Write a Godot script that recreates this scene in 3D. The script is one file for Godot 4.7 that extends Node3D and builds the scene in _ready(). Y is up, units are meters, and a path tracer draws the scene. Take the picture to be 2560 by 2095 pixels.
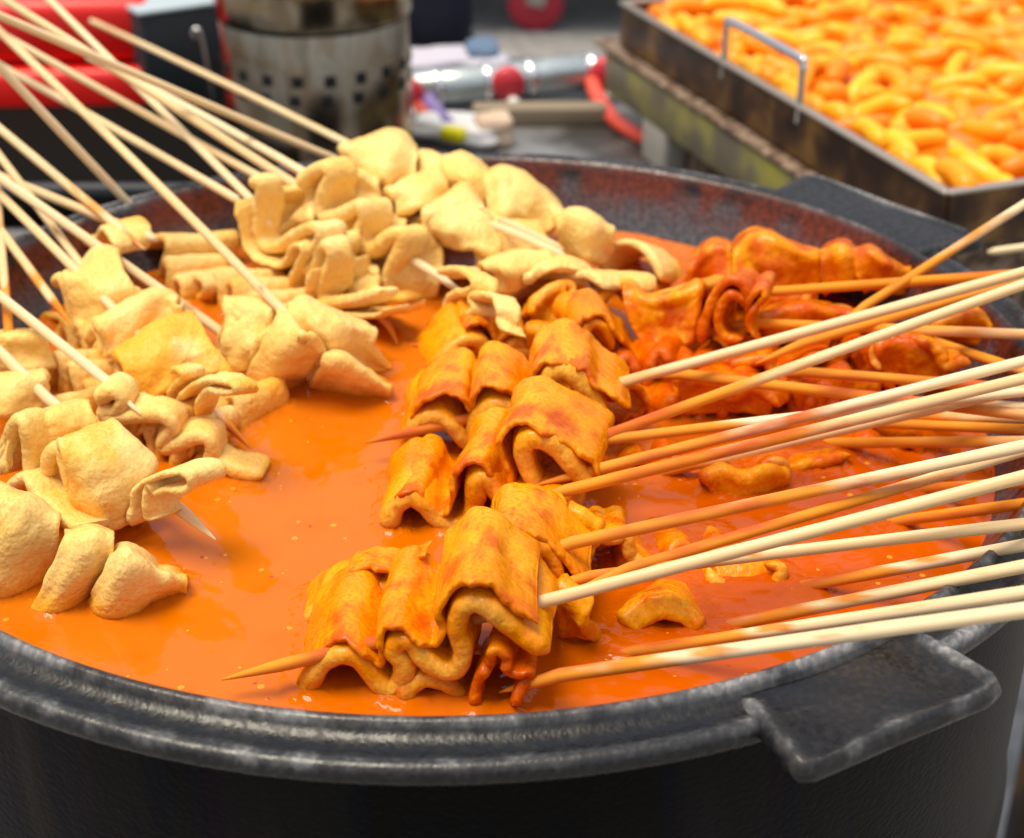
extends Node3D
# A street stall's iron cauldron of fish cake skewers in orange broth. Metres, y up; the cauldron's rim ring lies at y = 0 round the origin.

const SOUP_Y := -0.030
var M := {}
var nz := FastNoiseLite.new()
var taken := {}

func _ready() -> void:
	set_camera()
	set_light()
	make_materials()
	setting()
	cauldron()
	rice_cake_pan()
	stall_things()
	skewers()
	broth()

func set_camera() -> void:
	var c := Camera3D.new()
	c.name = "camera"
	add_child(c)
	c.fov = 30.0
	c.near = 0.02
	c.far = 60.0
	c.look_at_from_position(Vector3(0.0222, 0.2661, 0.5431), Vector3(0.0222, -0.2150, -0.3336))
	var at := CameraAttributesPhysical.new()
	at.frustum_focal_length = 44.785
	at.frustum_focus_distance = 0.49
	at.exposure_aperture = 10.0
	c.attributes = at
	c.fov = 30.0
	c.current = true

func set_light() -> void:
	var w := WorldEnvironment.new()
	w.name = "air"
	var e := Environment.new()
	e.background_mode = Environment.BG_SKY
	var s := ProceduralSkyMaterial.new()
	s.sky_top_color = Color(0.84, 0.87, 0.92)
	s.sky_horizon_color = Color(0.42, 0.415, 0.41)
	s.sky_curve = 0.35
	s.ground_bottom_color = Color(0.12, 0.115, 0.11)
	s.ground_horizon_color = Color(0.26, 0.25, 0.24)
	e.sky = Sky.new()
	e.sky.sky_material = s
	e.tonemap_mode = Environment.TONE_MAPPER_LINEAR
	e.tonemap_exposure = 1.33
	e.sdfgi_enabled = true
	e.ssao_enabled = true
	e.ssil_enabled = true
	w.environment = e
	add_child(w)
	var sun := DirectionalLight3D.new()
	sun.name = "sun"
	sun.light_color = Color(1.0, 0.95, 0.87)
	sun.light_energy = 0.95
	sun.light_angular_distance = 32.0
	sun.shadow_enabled = true
	add_child(sun)
	sun.look_at_from_position(Vector3(-0.28, 1.0, 0.05), Vector3.ZERO)

# ---------------------------------------------------------------- materials
func noise_tex(freq: float, octaves: int, seed_: int, size := 256, normal := false, bump := 4.0) -> NoiseTexture2D:
	var n := FastNoiseLite.new()
	n.seed = seed_
	n.frequency = freq
	n.fractal_octaves = octaves
	var t := NoiseTexture2D.new()
	t.width = size
	t.height = size
	t.seamless = true
	t.noise = n
	t.as_normal_map = normal
	t.bump_strength = bump
	return t

func mat(called: String, color: Color, rough: float, metal := 0.0, vertex := false) -> StandardMaterial3D:
	var m := StandardMaterial3D.new()
	m.resource_name = called
	m.albedo_color = color.linear_to_srgb()
	m.roughness = rough
	m.metallic = metal
	m.vertex_color_use_as_albedo = vertex
	M[called] = m
	return m

func relief(m: StandardMaterial3D, t: Texture2D, scale: float, cm: float) -> void:
	m.heightmap_enabled = true
	m.heightmap_texture = t
	m.heightmap_scale = cm
	m.uv1_triplanar = true
	m.uv1_scale = Vector3.ONE * scale

func worn(m: StandardMaterial3D, t: Texture2D) -> void:
	m.roughness_texture = t
	m.roughness_texture_channel = BaseMaterial3D.TEXTURE_CHANNEL_RED

func ramped(freq: float, seed_: int, a: Color, b: Color, c: Color) -> NoiseTexture2D:
	var t := noise_tex(freq, 5, seed_, 512)
	var g := Gradient.new()
	g.offsets = PackedFloat32Array([0.25, 0.5, 0.75])
	g.colors = PackedColorArray([a.linear_to_srgb(), b.linear_to_srgb(), c.linear_to_srgb()])
	t.color_ramp = g
	return t

func make_materials() -> void:
	var pores := noise_tex(0.035, 4, 3)
	var pits := noise_tex(0.07, 4, 5, 512)
	var streak := noise_tex(0.02, 4, 8)
	var m := mat("cream_cake", Color.WHITE, 0.42, 0.0, true)
	relief(m, pores, 26.0, 0.07)
	m.subsurf_scatter_enabled = true
	m.subsurf_scatter_strength = 0.08
	m.metallic_specular = 0.34
	m.albedo_texture = ramped(0.05, 91, Color(0.88, 0.78, 0.62), Color(1, 0.99, 0.97), Color(1, 1, 1))
	m = mat("orange_cake", Color.WHITE, 0.25, 0.0, true)
	m.albedo_texture = ramped(0.045, 92, Color(0.88, 0.66, 0.5), Color(1, 0.97, 0.94), Color(1, 1, 1))
	relief(m, pores, 22.0, 0.05)
	m.subsurf_scatter_enabled = true
	m.subsurf_scatter_strength = 0.08
	m.metallic_specular = 0.341
	m = mat("bamboo", Color.WHITE, 0.6, 0.0, true)
	m.metallic_specular = 0.22
	m = mat("broth", Color.WHITE, 0.09, 0.0, true)
	m.metallic_specular = 0.36
	mat("oil", Color(0.80, 0.27, 0.006), 0.06)
	mat("fleck", Color(0.42, 0.035, 0.006), 0.4)
	m = mat("cast_iron", Color.WHITE, 1.0, 0.0, true)
	m.metallic_specular = 0.45
	relief(m, pits, 15.0, 0.012)
	m.roughness_texture = ramped(0.03, 101, Color(0.03, 0.03, 0.03), Color(0.07, 0.07, 0.07), Color(0.26, 0.26, 0.26))
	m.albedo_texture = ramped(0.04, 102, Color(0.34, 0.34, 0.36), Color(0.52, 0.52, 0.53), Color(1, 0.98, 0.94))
	m = mat("drum_steel", Color.WHITE, 0.42, 0.0, true)
	m.metallic_specular = 0.2
	relief(m, pits, 9.0, 0.02)
	m = mat("stainless", Color(0.40, 0.36, 0.30), 0.20, 1.0)
	m.albedo_texture = ramped(0.012, 21, Color(0.55, 0.5, 0.42), Color(0.9, 0.88, 0.82), Color(0.62, 0.5, 0.36))
	m.uv1_triplanar = true
	m.uv1_scale = Vector3(6, 2.5, 6)
	m = mat("hole_black", Color(0.008, 0.008, 0.008), 0.9)
	m = mat("red_plastic", Color(0.80, 0.012, 0.008), 0.35)
	m = mat("navy_box", Color(0.022, 0.028, 0.036), 0.5)
	m = mat("grey_lid", Color(0.36, 0.44, 0.50), 0.5)
	m = mat("brown_black", Color(0.022, 0.017, 0.013), 0.5)
	m = mat("soot_black", Color(0.006, 0.0055, 0.005), 0.9)
	m.metallic_specular = 0.15
	m = mat("bright_metal", Color(0.8, 0.8, 0.8), 0.22, 1.0)
	m = mat("pipe_metal", Color(0.62, 0.68, 0.70), 0.30, 0.75)
	m.albedo_texture = ramped(0.03, 31, Color(0.45, 0.5, 0.52), Color(0.95, 0.97, 0.98), Color(0.7, 0.68, 0.6))
	m.uv1_triplanar = true
	m.uv1_scale = Vector3(12, 12, 12)
	m = mat("red_knob", Color(0.56, 0.03, 0.05), 0.4)
	m = mat("red_hose", Color(0.80, 0.09, 0.05), 0.45)
	m = mat("white_plastic", Color(0.72, 0.72, 0.72), 0.5)
	m = mat("lilac_cloth", Color(0.48, 0.46, 0.55), 0.8)
	m = mat("blue_cloth", Color(0.10, 0.16, 0.26), 0.8)
	m = mat("navy_cloth", Color(0.008, 0.009, 0.024), 0.9)
	m = mat("beige", Color(0.62, 0.46, 0.34), 0.7)
	m = mat("yellow_tag", Color(0.75, 0.68, 0.0), 0.5)
	m = mat("violet", Color(0.22, 0.16, 0.42), 0.5)
	m = mat("brick_red", Color(0.58, 0.10, 0.06), 0.5)
	m = mat("rubber_black", Color(0.012, 0.012, 0.012), 0.8)
	m = mat("wheel_red", Color(0.36, 0.012, 0.03), 0.5)
	m = mat("fork_grey", Color(0.36, 0.36, 0.34), 0.5, 0.4)
	m = mat("sauce", Color(0.78, 0.18, 0.004), 0.22)
	m = mat("table_steel", Color.WHITE, 0.42, 0.35)
	m.albedo_texture = ramped(0.008, 41, Color(0.05, 0.045, 0.04), Color(0.16, 0.16, 0.165), Color(0.26, 0.26, 0.27))
	m.uv1_triplanar = true
	m.uv1_scale = Vector3(2, 2, 2)
	m = mat("ledge_beige", Color(0.24, 0.19, 0.13), 0.7)
	m = mat("pan_steel", Color.WHITE, 0.45, 0.3)
	m.albedo_texture = ramped(0.010, 51, Color(0.020, 0.008, 0.004), Color(0.070, 0.030, 0.011), Color(0.22, 0.115, 0.026))
	m.uv1_triplanar = true
	m.uv1_scale = Vector3(4, 3.2, 4)
	m = mat("pan_rim", Color(0.42, 0.36, 0.30), 0.35, 0.7)
	m = mat("rust_lip", Color.WHITE, 0.6, 0.3)
	m.albedo_texture = ramped(0.02, 61, Color(0.06, 0.03, 0.018), Color(0.20, 0.13, 0.085), Color(0.36, 0.27, 0.2))
	m.uv1_triplanar = true
	m.uv1_scale = Vector3(6, 6, 6)
	m = mat("olive_panel", Color.WHITE, 0.5, 0.2)
	m.albedo_texture = ramped(0.008, 71, Color(0.15, 0.13, 0.09), Color(0.27, 0.245, 0.09), Color(0.36, 0.33, 0.05))
	m.uv1_triplanar = true
	m.uv1_scale = Vector3(3, 3, 3)
	m = mat("pale_block", Color(0.42, 0.40, 0.36), 0.6)
	m = mat("asphalt", Color.WHITE, 0.85)
	m.albedo_texture = ramped(0.02, 81, Color(0.20, 0.20, 0.20), Color(0.26, 0.255, 0.25), Color(0.31, 0.30, 0.30))
	m.uv1_triplanar = true
	m.uv1_scale = Vector3(1.5, 1.5, 1.5)
	m = mat("rice_cake_skin", Color.WHITE, 0.38, 0.0, true)
	m.subsurf_scatter_enabled = true
	m.subsurf_scatter_strength = 0.1
	m.clearcoat_enabled = true
	m.clearcoat = 0.15
	m.clearcoat_roughness = 0.15
	m.metallic_specular = 0.35

# ---------------------------------------------------------------- naming helpers
func numbered(called: String) -> String:
	var n: int = taken.get(called, 0)
	taken[called] = n + 1
	return called if n == 0 else "%s_%03d" % [called, n]

func tag(o: Node3D, label: String, category: String, group := "", kind := "") -> Node3D:
	if label: o.set_meta("label", label)
	if category: o.set_meta("category", category)
	if group: o.set_meta("group", group)
	if kind: o.set_meta("kind", kind)
	return o

func thing(called: String, label: String, category: String, at := Vector3.ZERO, turn := 0.0, group := "") -> Node3D:
	var o := Node3D.new()
	o.name = numbered(called)
	add_child(o)
	o.position = at
	o.rotation.y = turn
	tag(o, label, category, group)
	return o

func part(called: String, mesh: Mesh, m: Material, parent: Node, at := Vector3.ZERO) -> MeshInstance3D:
	var o := MeshInstance3D.new()
	o.name = numbered(called) if parent == self else called
	o.mesh = mesh
	o.material_override = m
	o.position = at
	parent.add_child(o, true)
	return o

# ---------------------------------------------------------------- mesh helpers
func rounded_box(size: Vector3, r := 0.004) -> ArrayMesh:
	# a box whose edges are chamfered twice: rings of a rounded rectangle, stacked
	r = minf(r, minf(size.x, minf(size.y, size.z)) * 0.49)
	var rings: Array[PackedVector3Array] = []
	for lv in [[-size.y / 2, r], [-size.y / 2 + r * 0.3, r * 0.3], [-size.y / 2 + r, 0.0], [size.y / 2 - r, 0.0], [size.y / 2 - r * 0.3, r * 0.3], [size.y / 2, r]]:
		var ring := PackedVector3Array()
		var ins: float = lv[1]
		for q in 4:
			var cx: float = (size.x / 2 - r) * [1, -1, -1, 1][q]
			var cz: float = (size.z / 2 - r) * [1, 1, -1, -1][q]
			for k in 4:
				var an := PI / 2 * q + PI / 2 * k / 3.0
				ring.append(Vector3(cx + cos(an) * (r - ins), lv[0], cz + sin(an) * (r - ins)))
		rings.append(ring)
	return skin(rings, true, true)

func skin(rings: Array[PackedVector3Array], closed: bool, caps: bool, colors := [], smooth := true) -> ArrayMesh:
	# rings of equal length joined into one surface
	var st := SurfaceTool.new()
	st.begin(Mesh.PRIMITIVE_TRIANGLES)
	if not smooth: st.set_smooth_group(-1)
	var n := rings[0].size()
	var rows := rings.size()
	for i in rows:
		for j in n:
			if colors: st.set_color(colors[i][j])
			st.add_vertex(rings[i][j])
	for i in rows - 1:
		for j in (n if closed else n - 1):
			var a := i * n + j
			var b := i * n + (j + 1) % n
			for v in [a, b, a + n, b, b + n, a + n]: st.add_index(v)
	if caps:
		for e in [0, rows - 1]:
			var mid := Vector3.ZERO
			for p in rings[e]: mid += p
			if colors: st.set_color(colors[e][0])
			st.add_vertex(mid / n)
			var c: int = rows * n + (0 if e == 0 else 1)
			for j in n:
				var a: int = e * n + j
				var b: int = e * n + (j + 1) % n
				for v in ([c, b, a] if e == 0 else [c, a, b]): st.add_index(v)
	st.generate_normals()
	return st.commit()

func lathe(profile: PackedVector2Array, seg: int, closed_caps := true) -> ArrayMesh:
	var rings: Array[PackedVector3Array] = []
	for p in profile:
		var ring := PackedVector3Array()
		for k in seg:
			var an := TAU * k / seg
			ring.append(Vector3(cos(an) * p.x, p.y, sin(an) * p.x))
		rings.append(ring)
	return skin(rings, true, closed_caps)

func tube(path: PackedVector3Array, r: float, sides := 12, radii := PackedFloat32Array()) -> ArrayMesh:
	var rings: Array[PackedVector3Array] = []
	var up := Vector3(0.31, 0.9, 0.17).normalized()
	for i in path.size():
		var d := (path[mini(i + 1, path.size() - 1)] - path[maxi(i - 1, 0)]).normalized()
		var x := d.cross(up).normalized()
		var y := x.cross(d).normalized()
		up = y
		var ring := PackedVector3Array()
		var rr := radii[i] if radii.size() else r
		for k in sides:
			var an := TAU * k / sides
			ring.append(path[i] + (x * cos(an) + y * sin(an)) * rr)
		rings.append(ring)
	return skin(rings, true, true)

func curve3(pts: PackedVector3Array, n: int) -> PackedVector3Array:
	var out := PackedVector3Array()
	var last := pts.size() - 1
	for i in n + 1:
		var f := float(i) / n * last
		var k := mini(int(f), last - 1)
		var t := f - k
		out.append(pts[k].cubic_interpolate(pts[k + 1], pts[maxi(k - 1, 0)], pts[mini(k + 2, last)], t))
	return out

# ---------------------------------------------------------------- fish cake
func even(pts: PackedVector2Array, step: float) -> PackedVector2Array:
	# a smooth line through the points, in even steps
	var fine := PackedVector2Array()
	var last := pts.size() - 1
	for i in last:
		for k in 12:
			fine.append(pts[i].cubic_interpolate(pts[i + 1], pts[maxi(i - 1, 0)], pts[mini(i + 2, last)], k / 12.0))
	fine.append(pts[last])
	var total := 0.0
	for i in fine.size() - 1: total += fine[i].distance_to(fine[i + 1])
	var n := maxi(12, int(total / step))
	var out := PackedVector2Array()
	var at := 0
	var gone := 0.0
	for i in n + 1:
		var want := total * i / n
		while at < fine.size() - 2 and gone + fine[at].distance_to(fine[at + 1]) < want:
			gone += fine[at].distance_to(fine[at + 1])
			at += 1
		var seg := fine[at].distance_to(fine[at + 1])
		out.append(fine[at].lerp(fine[at + 1], clampf((want - gone) / maxf(seg, 1e-6), 0, 1)))
	return out

func tone(kind: String, p: Vector3, w: Vector3, wet: float, edge: float) -> Color:
	# the dye and stain of the cake at p (own axes) and w (world)
	var a := nz.get_noise_3dv(w * 2600.0) * 0.5 + 0.5
	var b := nz.get_noise_3dv(w * 7200.0 + Vector3(31, 7, 3)) * 0.5 + 0.5
	var c := nz.get_noise_3dv(w * 22000.0 + Vector3(3, 71, 13)) * 0.5 + 0.5
	if kind == "c":
		var col := Color(0.88, 0.635, 0.245).lerp(Color(0.85, 0.55, 0.15), smoothstep(0.3, 0.75, a))
		col = col.lerp(Color(0.80, 0.44, 0.085), smoothstep(0.52, 0.78, b * 0.6 + c * 0.4) * 0.55)
		col = col.lerp(Color(0.89, 0.67, 0.29), smoothstep(0.55, 0.85, b) * 0.5)
		col = col.lerp(Color(0.74, 0.47, 0.14), smoothstep(0.62, 0.8, c) * 0.2)
		var soak := smoothstep(-0.019, -0.029, w.y + (a - 0.5) * 0.010) * 0.9
		soak = maxf(soak, smoothstep(0.66 - wet * 0.42, 0.90 - wet * 0.42, a * 0.6 + b * 0.4) * (0.35 + 0.5 * wet))
		return col.lerp(Color(0.86, 0.40, 0.018), soak)
	var o := Color(0.80, 0.265, 0.003).lerp(Color(0.86, 0.37, 0.006), smoothstep(0.35, 0.7, a))
	var far := smoothstep(0.0, 0.13, w.x - w.z * 0.8 - 0.03)
	o = o.lerp(Color(0.62, 0.11, 0.002), far * smoothstep(0.3, 0.7, b) * 0.8)
	wet += far * 0.35
	o = o.lerp(Color(0.66, 0.15, 0.003), smoothstep(0.5, 0.8, b) * 0.7)
	o = o.lerp(Color(0.56, 0.075, 0.003), smoothstep(0.585 - wet * 0.2 - edge * 0.15, 0.80 - wet * 0.2 - edge * 0.15, a * 0.35 + b * 0.4 + c * 0.25) * 0.85)
	o = o.lerp(Color(0.84, 0.44, 0.03), smoothstep(0.66, 0.9, c) * 0.3)
	return o

func ribbon(flat: Array, frame: Transform3D, world_at: Vector3, kind: String, width: float, thick: float, seed_: int, front := 0.0, wet := 0.0, rag := 0.0) -> ArrayMesh:
	# a folded sheet: its front edge follows flat (tenths of a millimetre, along and up), the sheet runs back from it
	var pts := PackedVector2Array()
	for i in range(0, flat.size(), 2): pts.append(Vector2(flat[i], flat[i + 1]) * 0.0001)
	var line := even(pts, 0.0011)
	var n := line.size()
	var soft := PackedVector2Array()
	var win := int(0.022 / 0.0011)
	for i in n:
		var s := Vector2.ZERO
		var c := 0
		for k in range(-win, win + 1, 2):
			s += line[clampi(i + k, 0, n - 1)]
			c += 1
		soft.append(s / c)
	var r := RandomNumberGenerator.new()
	r.seed = seed_
	var keep := r.randf_range(0.86, 1.12)
	var shift := Vector2(r.randf_range(-0.004, 0.004), r.randf_range(-0.003, 0.002))
	var off := Vector3(r.randf() * 50, r.randf() * 50, r.randf() * 50)
	var around := []                                         # (depth 0..1, offset in half thicknesses, bulge along depth)
	var back_steps := 9
	for k in 7:
		var an := PI / 2 - PI * k / 6.0
		around.append(Vector3(0.0, sin(an), cos(an)))
	for k in back_steps: around.append(Vector3((k + 1.0) / (back_steps + 1), -1, 0))
	for k in 5:
		var an := -PI / 2 - PI * k / 4.0
		around.append(Vector3(1.0, sin(an), cos(an)))
	for k in back_steps: around.append(Vector3(1.0 - (k + 1.0) / (back_steps + 1), 1, 0))
	var rings: Array[PackedVector3Array] = []
	var colors := []
	for i in n:
		var d := (line[mini(i + 2, n - 1)] - line[maxi(i - 2, 0)]).normalized()
		var nn := Vector2(-d.y, d.x)
		var u := i * 0.0011
		var end := sqrt(clampf(minf(i + 0.15, n - 1 - i + 0.15) / 4.0, 0.0, 1.0))
		var ring := PackedVector3Array()
		var cols := PackedColorArray()
		var ragged := nz.get_noise_2d(u * 9000.0 + off.x * 40, off.y) * 0.0022 * (0.35 + rag * 1.3) + nz.get_noise_2d(u * 26000.0, off.z) * 0.0009 * rag
		for a: Vector3 in around:
			var v := a.x
			var t2 := thick * 0.5 * end * (1.0 + 0.25 * nz.get_noise_3d(u * 5000.0, v * width * 5000.0, off.x))
			var c := soft[i] + (line[i] - soft[i]) * lerpf(1.0, keep, v) + shift * v
			var q := c + nn * a.y * t2
			var p := Vector3(q.x, q.y, front + a.z * t2 - v * width + ragged * (1.0 - v) + nz.get_noise_2d(u * 3500.0 + 300, off.z) * 0.004 * v)
			var low := Vector3(nz.get_noise_3dv(p * 2600.0 + off), nz.get_noise_3dv(p * 2600.0 + off + Vector3(90, 0, 0)), nz.get_noise_3dv(p * 2600.0 + off + Vector3(0, 90, 0)))
			p += low * (0.0008 + 0.0022 * v)
			var fine := nz.get_noise_3dv(p * 11000.0 + off)
			p += Vector3(nn.x, nn.y, 0) * a.y * fine * 0.00045
			ring.append(p)
			mark(frame * p + world_at)
			var tint := tone(kind, p, frame * p + world_at, wet, rag * (1.0 - v))
			if kind == "o" and thick > 0.0045: tint = tint.lerp(Color(0.88, 0.50, 0.075), maxf(a.z, 0.0) * (1.0 - v) * 0.75 * smoothstep(0.30, 0.60, nz.get_noise_3dv((frame * p + world_at) * 3000.0 + Vector3(77, 0, 0)) * 0.5 + 0.5) * clampf(1.0 - wet, 0.0, 1.0))
			cols.append(tint)
		rings.append(ring)
		colors.append(cols)
	return skin(rings, true, true, colors)

var touch := {}
func mark(w: Vector3) -> void:
	# where food meets the broth, in cells of 1.5 mm
	if absf(w.y - SOUP_Y) < 0.0012: touch[Vector2i(roundi(w.x / 0.0015), roundi(w.z / 0.0015))] = true

var cake_count := 0
func cake(root: Node3D, kind: String, at: Vector3, a: Vector3, b: Vector3, width: float, thick: float, flat: Array, wet := 0.0, rag := 0.0, front := 0.0, parent: Node3D = null, called := "fish_cake") -> MeshInstance3D:
	# a, b: along and up axes of the front edge's plane; at: its origin in the world
	cake_count += 1
	var frame := Transform3D(Basis(a, b, a.cross(b)), at - root.position)
	var o := MeshInstance3D.new()
	o.name = called
	o.mesh = ribbon(flat, frame, root.position, kind, width, thick, 100 + cake_count, front, wet, rag)
	o.material_override = M.cream_cake if kind == "c" else M.orange_cake
	if parent:
		parent.add_child(o, true)
	else:
		o.transform = frame
		root.add_child(o, true)
	return o

func fold(root: Node3D, kind: String, cols: int, thick: float, flat: Array, wet := 0.0, rag := 0.0, wrinkle := 0.0) -> MeshInstance3D:
	# a bent face of the sheet through a net of points (tenths of a millimetre from the thing's base), soft edged
	cake_count += 1
	var rows := flat.size() / 3 / cols
	var net: Array[PackedVector3Array] = []
	for i in rows:
		var row := PackedVector3Array()
		for j in cols:
			var k := (i * cols + j) * 3
			row.append(Vector3(flat[k], flat[k + 1], flat[k + 2]) * 0.0001)
		net.append(curve3(row, (cols - 1) * 9))
	var nu := net[0].size()
	var across: Array[PackedVector3Array] = []
	for j in nu:
		var column := PackedVector3Array()
		for i in rows: column.append(net[i][j])
		across.append(curve3(column, (rows - 1) * 9))
	var nv := across[0].size()
	var off := Vector3(cake_count * 7.3, cake_count * 3.1, 5)
	var top: Array[PackedVector3Array] = []
	var under: Array[PackedVector3Array] = []
	var tint := []
	for j in nu:
		var a := PackedVector3Array()
		var b := PackedVector3Array()
		var cc := PackedColorArray()
		for i in nv:
			var p := across[j][i]
			var du := across[mini(j + 1, nu - 1)][i] - across[maxi(j - 1, 0)][i]
			var dv := across[j][mini(i + 1, nv - 1)] - across[j][maxi(i - 1, 0)]
			var n := dv.cross(du).normalized()
			var e := minf(minf(j, nu - 1 - j), minf(i, nv - 1 - i)) / 5.0
			var h := thick * 0.42 * sqrt(clampf(1.0 - (1.0 - minf(e * 1.6, 1.0)) ** 2, 0.0, 1.0)) * (0.72 + 0.75 * exp(-((e - 0.55) / 0.45) ** 2))
			var w := root.position + p
			var wob := nz.get_noise_3dv(p * 2400.0 + off) * 0.0022 - absf(nz.get_noise_3dv(p * 3800.0 - off)) * 0.0013 + nz.get_noise_3dv(p * 6500.0 + off) * 0.0006 + nz.get_noise_3dv(p * 15000.0 + off) * 0.00028
			if wrinkle: wob += nz.get_noise_3d((p.x + p.z) * 14000.0, p.y * 5000.0, (p.x - p.z) * 3000.0) * 0.0006
			var edge := du.normalized() * nz.get_noise_3dv(p * 4200.0 + off) * 0.0022 + dv.normalized() * nz.get_noise_3dv(p * 4200.0 - off) * 0.0022
			if rag: edge += (du.normalized() + dv.normalized()) * nz.get_noise_3dv(p * 14000.0 + off) * 0.0010
			p += edge * (1.0 - minf(e * 0.5, 1.0)) + n * wob
			a.append(p + n * h)
			b.append(p - n * h)
			mark(w)
			cc.append(tone(kind, p, w, wet, rag * (1.0 - minf(e * 0.4, 1.0))))
		top.append(a)
		under.append(b)
		tint.append(cc)
	# one skin: each ring runs over the top and back under
	var rings: Array[PackedVector3Array] = []
	var colors := []
	for j in nu:
		var ring := PackedVector3Array()
		var cols2 := PackedColorArray()
		for i in nv:
			ring.append(top[j][i])
			cols2.append(tint[j][i])
		for i in range(nv - 1, -1, -1):
			ring.append(under[j][i])
			cols2.append(tint[j][i])
		rings.append(ring)
		colors.append(cols2)
	var o := MeshInstance3D.new()
	o.name = "fold"
	o.mesh = skin(rings, true, false, colors)
	o.material_override = M.cream_cake if kind == "c" else M.orange_cake
	root.add_child(o, true)
	return o

func stick(root: Node3D, pts: Array, stain: float, seed_: int, blunt := false) -> MeshInstance3D:
	# bamboo, round, sharpened at the first point; stained with broth over the first `stain` metres
	var r := RandomNumberGenerator.new()
	r.seed = seed_
	var path := PackedVector3Array()
	for p: Vector3 in pts: path.append(p - root.position)
	var total := 0.0
	var fine := PackedVector3Array()
	for i in path.size() - 1:
		var l := path[i].distance_to(path[i + 1])
		var k := maxi(2, int(l / 0.0035))
		for j in k: fine.append(path[i].lerp(path[i + 1], float(j) / k))
	fine.append(path[path.size() - 1])
	var rings: Array[PackedVector3Array] = []
	var colors := []
	var rad := r.randf_range(0.00185, 0.00215)
	var sides := 14
	var light := r.randf_range(-1.0, 1.0)
	var up := Vector3(0.1, 1, 0.2).normalized()
	var bend := Vector3(r.randf_range(-1, 1), r.randf_range(0, 1), r.randf_range(-1, 1)) * 0.0012
	var whole := 0.0
	for i in fine.size() - 1: whole += fine[i].distance_to(fine[i + 1])
	for i in fine.size():
		if i: total += fine[i].distance_to(fine[i - 1])
		var d := (fine[mini(i + 1, fine.size() - 1)] - fine[maxi(i - 1, 0)]).normalized()
		var x := d.cross(up).normalized()
		var y := x.cross(d).normalized()
		var rr := rad * (1.0 + 0.05 * nz.get_noise_1d(total * 4000.0 + seed_ * 77))
		if not blunt: rr *= lerpf(0.12, 1.0, clampf(total / 0.019, 0, 1) ** 0.8)
		rr *= sqrt(clampf((whole - total + 0.0003) / 0.0012, 0.0, 1.0))
		if blunt: rr *= sqrt(clampf((total + 0.0003) / 0.0012, 0.0, 1.0))
		var ring := PackedVector3Array()
		var cols := PackedColorArray()
		var c := fine[i] + bend * sin(PI * total / whole)
		for k in sides:
			var an := TAU * k / sides
			ring.append(c + (x * cos(an) + y * sin(an)) * rr)
			mark(ring[k] + root.position)
			var g := nz.get_noise_3d(an * 55.0, total * 700.0, seed_ * 13.0) * 0.5 + 0.5
			var g2 := nz.get_noise_3d(cos(an) * 20.0, total * 3200.0, seed_ * 5.0 + sin(an) * 20.0) * 0.5 + 0.5
			var col := Color(0.80, 0.63, 0.385).lerp(Color(0.72, 0.50, 0.25), smoothstep(0.38, 0.66, g) * 0.85)
			col = col.lerp(Color(0.52, 0.32, 0.13), smoothstep(0.60, 0.78, nz.get_noise_3d(an * 160.0, total * 500.0, seed_ * 31.0) * 0.5 + 0.5) * 0.45)
			col = col.lerp(Color(0.84, 0.71, 0.50), clampf(light, 0, 1) * 0.5)
			col = col.lerp(Color(0.70, 0.47, 0.22), clampf(-light, 0, 1) * 0.5)
			col = col.lerp(Color(0.34, 0.17, 0.06), smoothstep(0.78, 0.86, g2) * 0.8)
			if stain > 0.0:
				var s := 1.0 - smoothstep(stain * 0.62, stain * 1.05, total + (g2 - 0.5) * 0.09)
				s = maxf(s * 0.93, smoothstep(0.66, 0.74, g2) * 0.85 * (1.0 - smoothstep(stain, stain + 0.10, total)))
				var dye := Color(0.72, 0.25, 0.004).lerp(Color(0.50, 0.06, 0.003), smoothstep(0.45, 0.75, nz.get_noise_3d(total * 1500.0, seed_ * 9.0, an * 14.0) * 0.5 + 0.5))
				col = col.lerp(dye, s)
			cols.append(col)
		rings.append(ring)
		colors.append(cols)
	var o := MeshInstance3D.new()
	o.name = "stick"
	o.mesh = skin(rings, true, true, colors)
	o.material_override = M.bamboo
	root.add_child(o, true)
	return o

# ---------------------------------------------------------------- setting
func setting() -> void:
	var g := PlaneMesh.new()
	g.size = Vector2(60, 60)
	var o := part("ground", g, M.asphalt, self, Vector3(0, -0.75, -12))
	tag(o, "", "", "", "structure")

# ---------------------------------------------------------------- cauldron
func iron_tone(p: Vector3, wear_glint: float) -> Color:
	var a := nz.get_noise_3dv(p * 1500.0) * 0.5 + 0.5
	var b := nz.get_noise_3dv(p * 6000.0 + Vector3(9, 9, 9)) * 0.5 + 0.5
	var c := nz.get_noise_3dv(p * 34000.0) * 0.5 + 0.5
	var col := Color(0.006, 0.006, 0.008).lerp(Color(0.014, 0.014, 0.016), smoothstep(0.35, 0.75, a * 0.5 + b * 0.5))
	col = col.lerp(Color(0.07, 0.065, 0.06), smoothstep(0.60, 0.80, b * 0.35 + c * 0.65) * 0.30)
	return col.lerp(Color(0.44, 0.45, 0.47), wear_glint * (0.08 + 0.75 * smoothstep(0.42, 0.66, a * 0.6 + b * 0.4)))  # ridge grey: some real wear, paled further to paint in bright highlights

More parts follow.
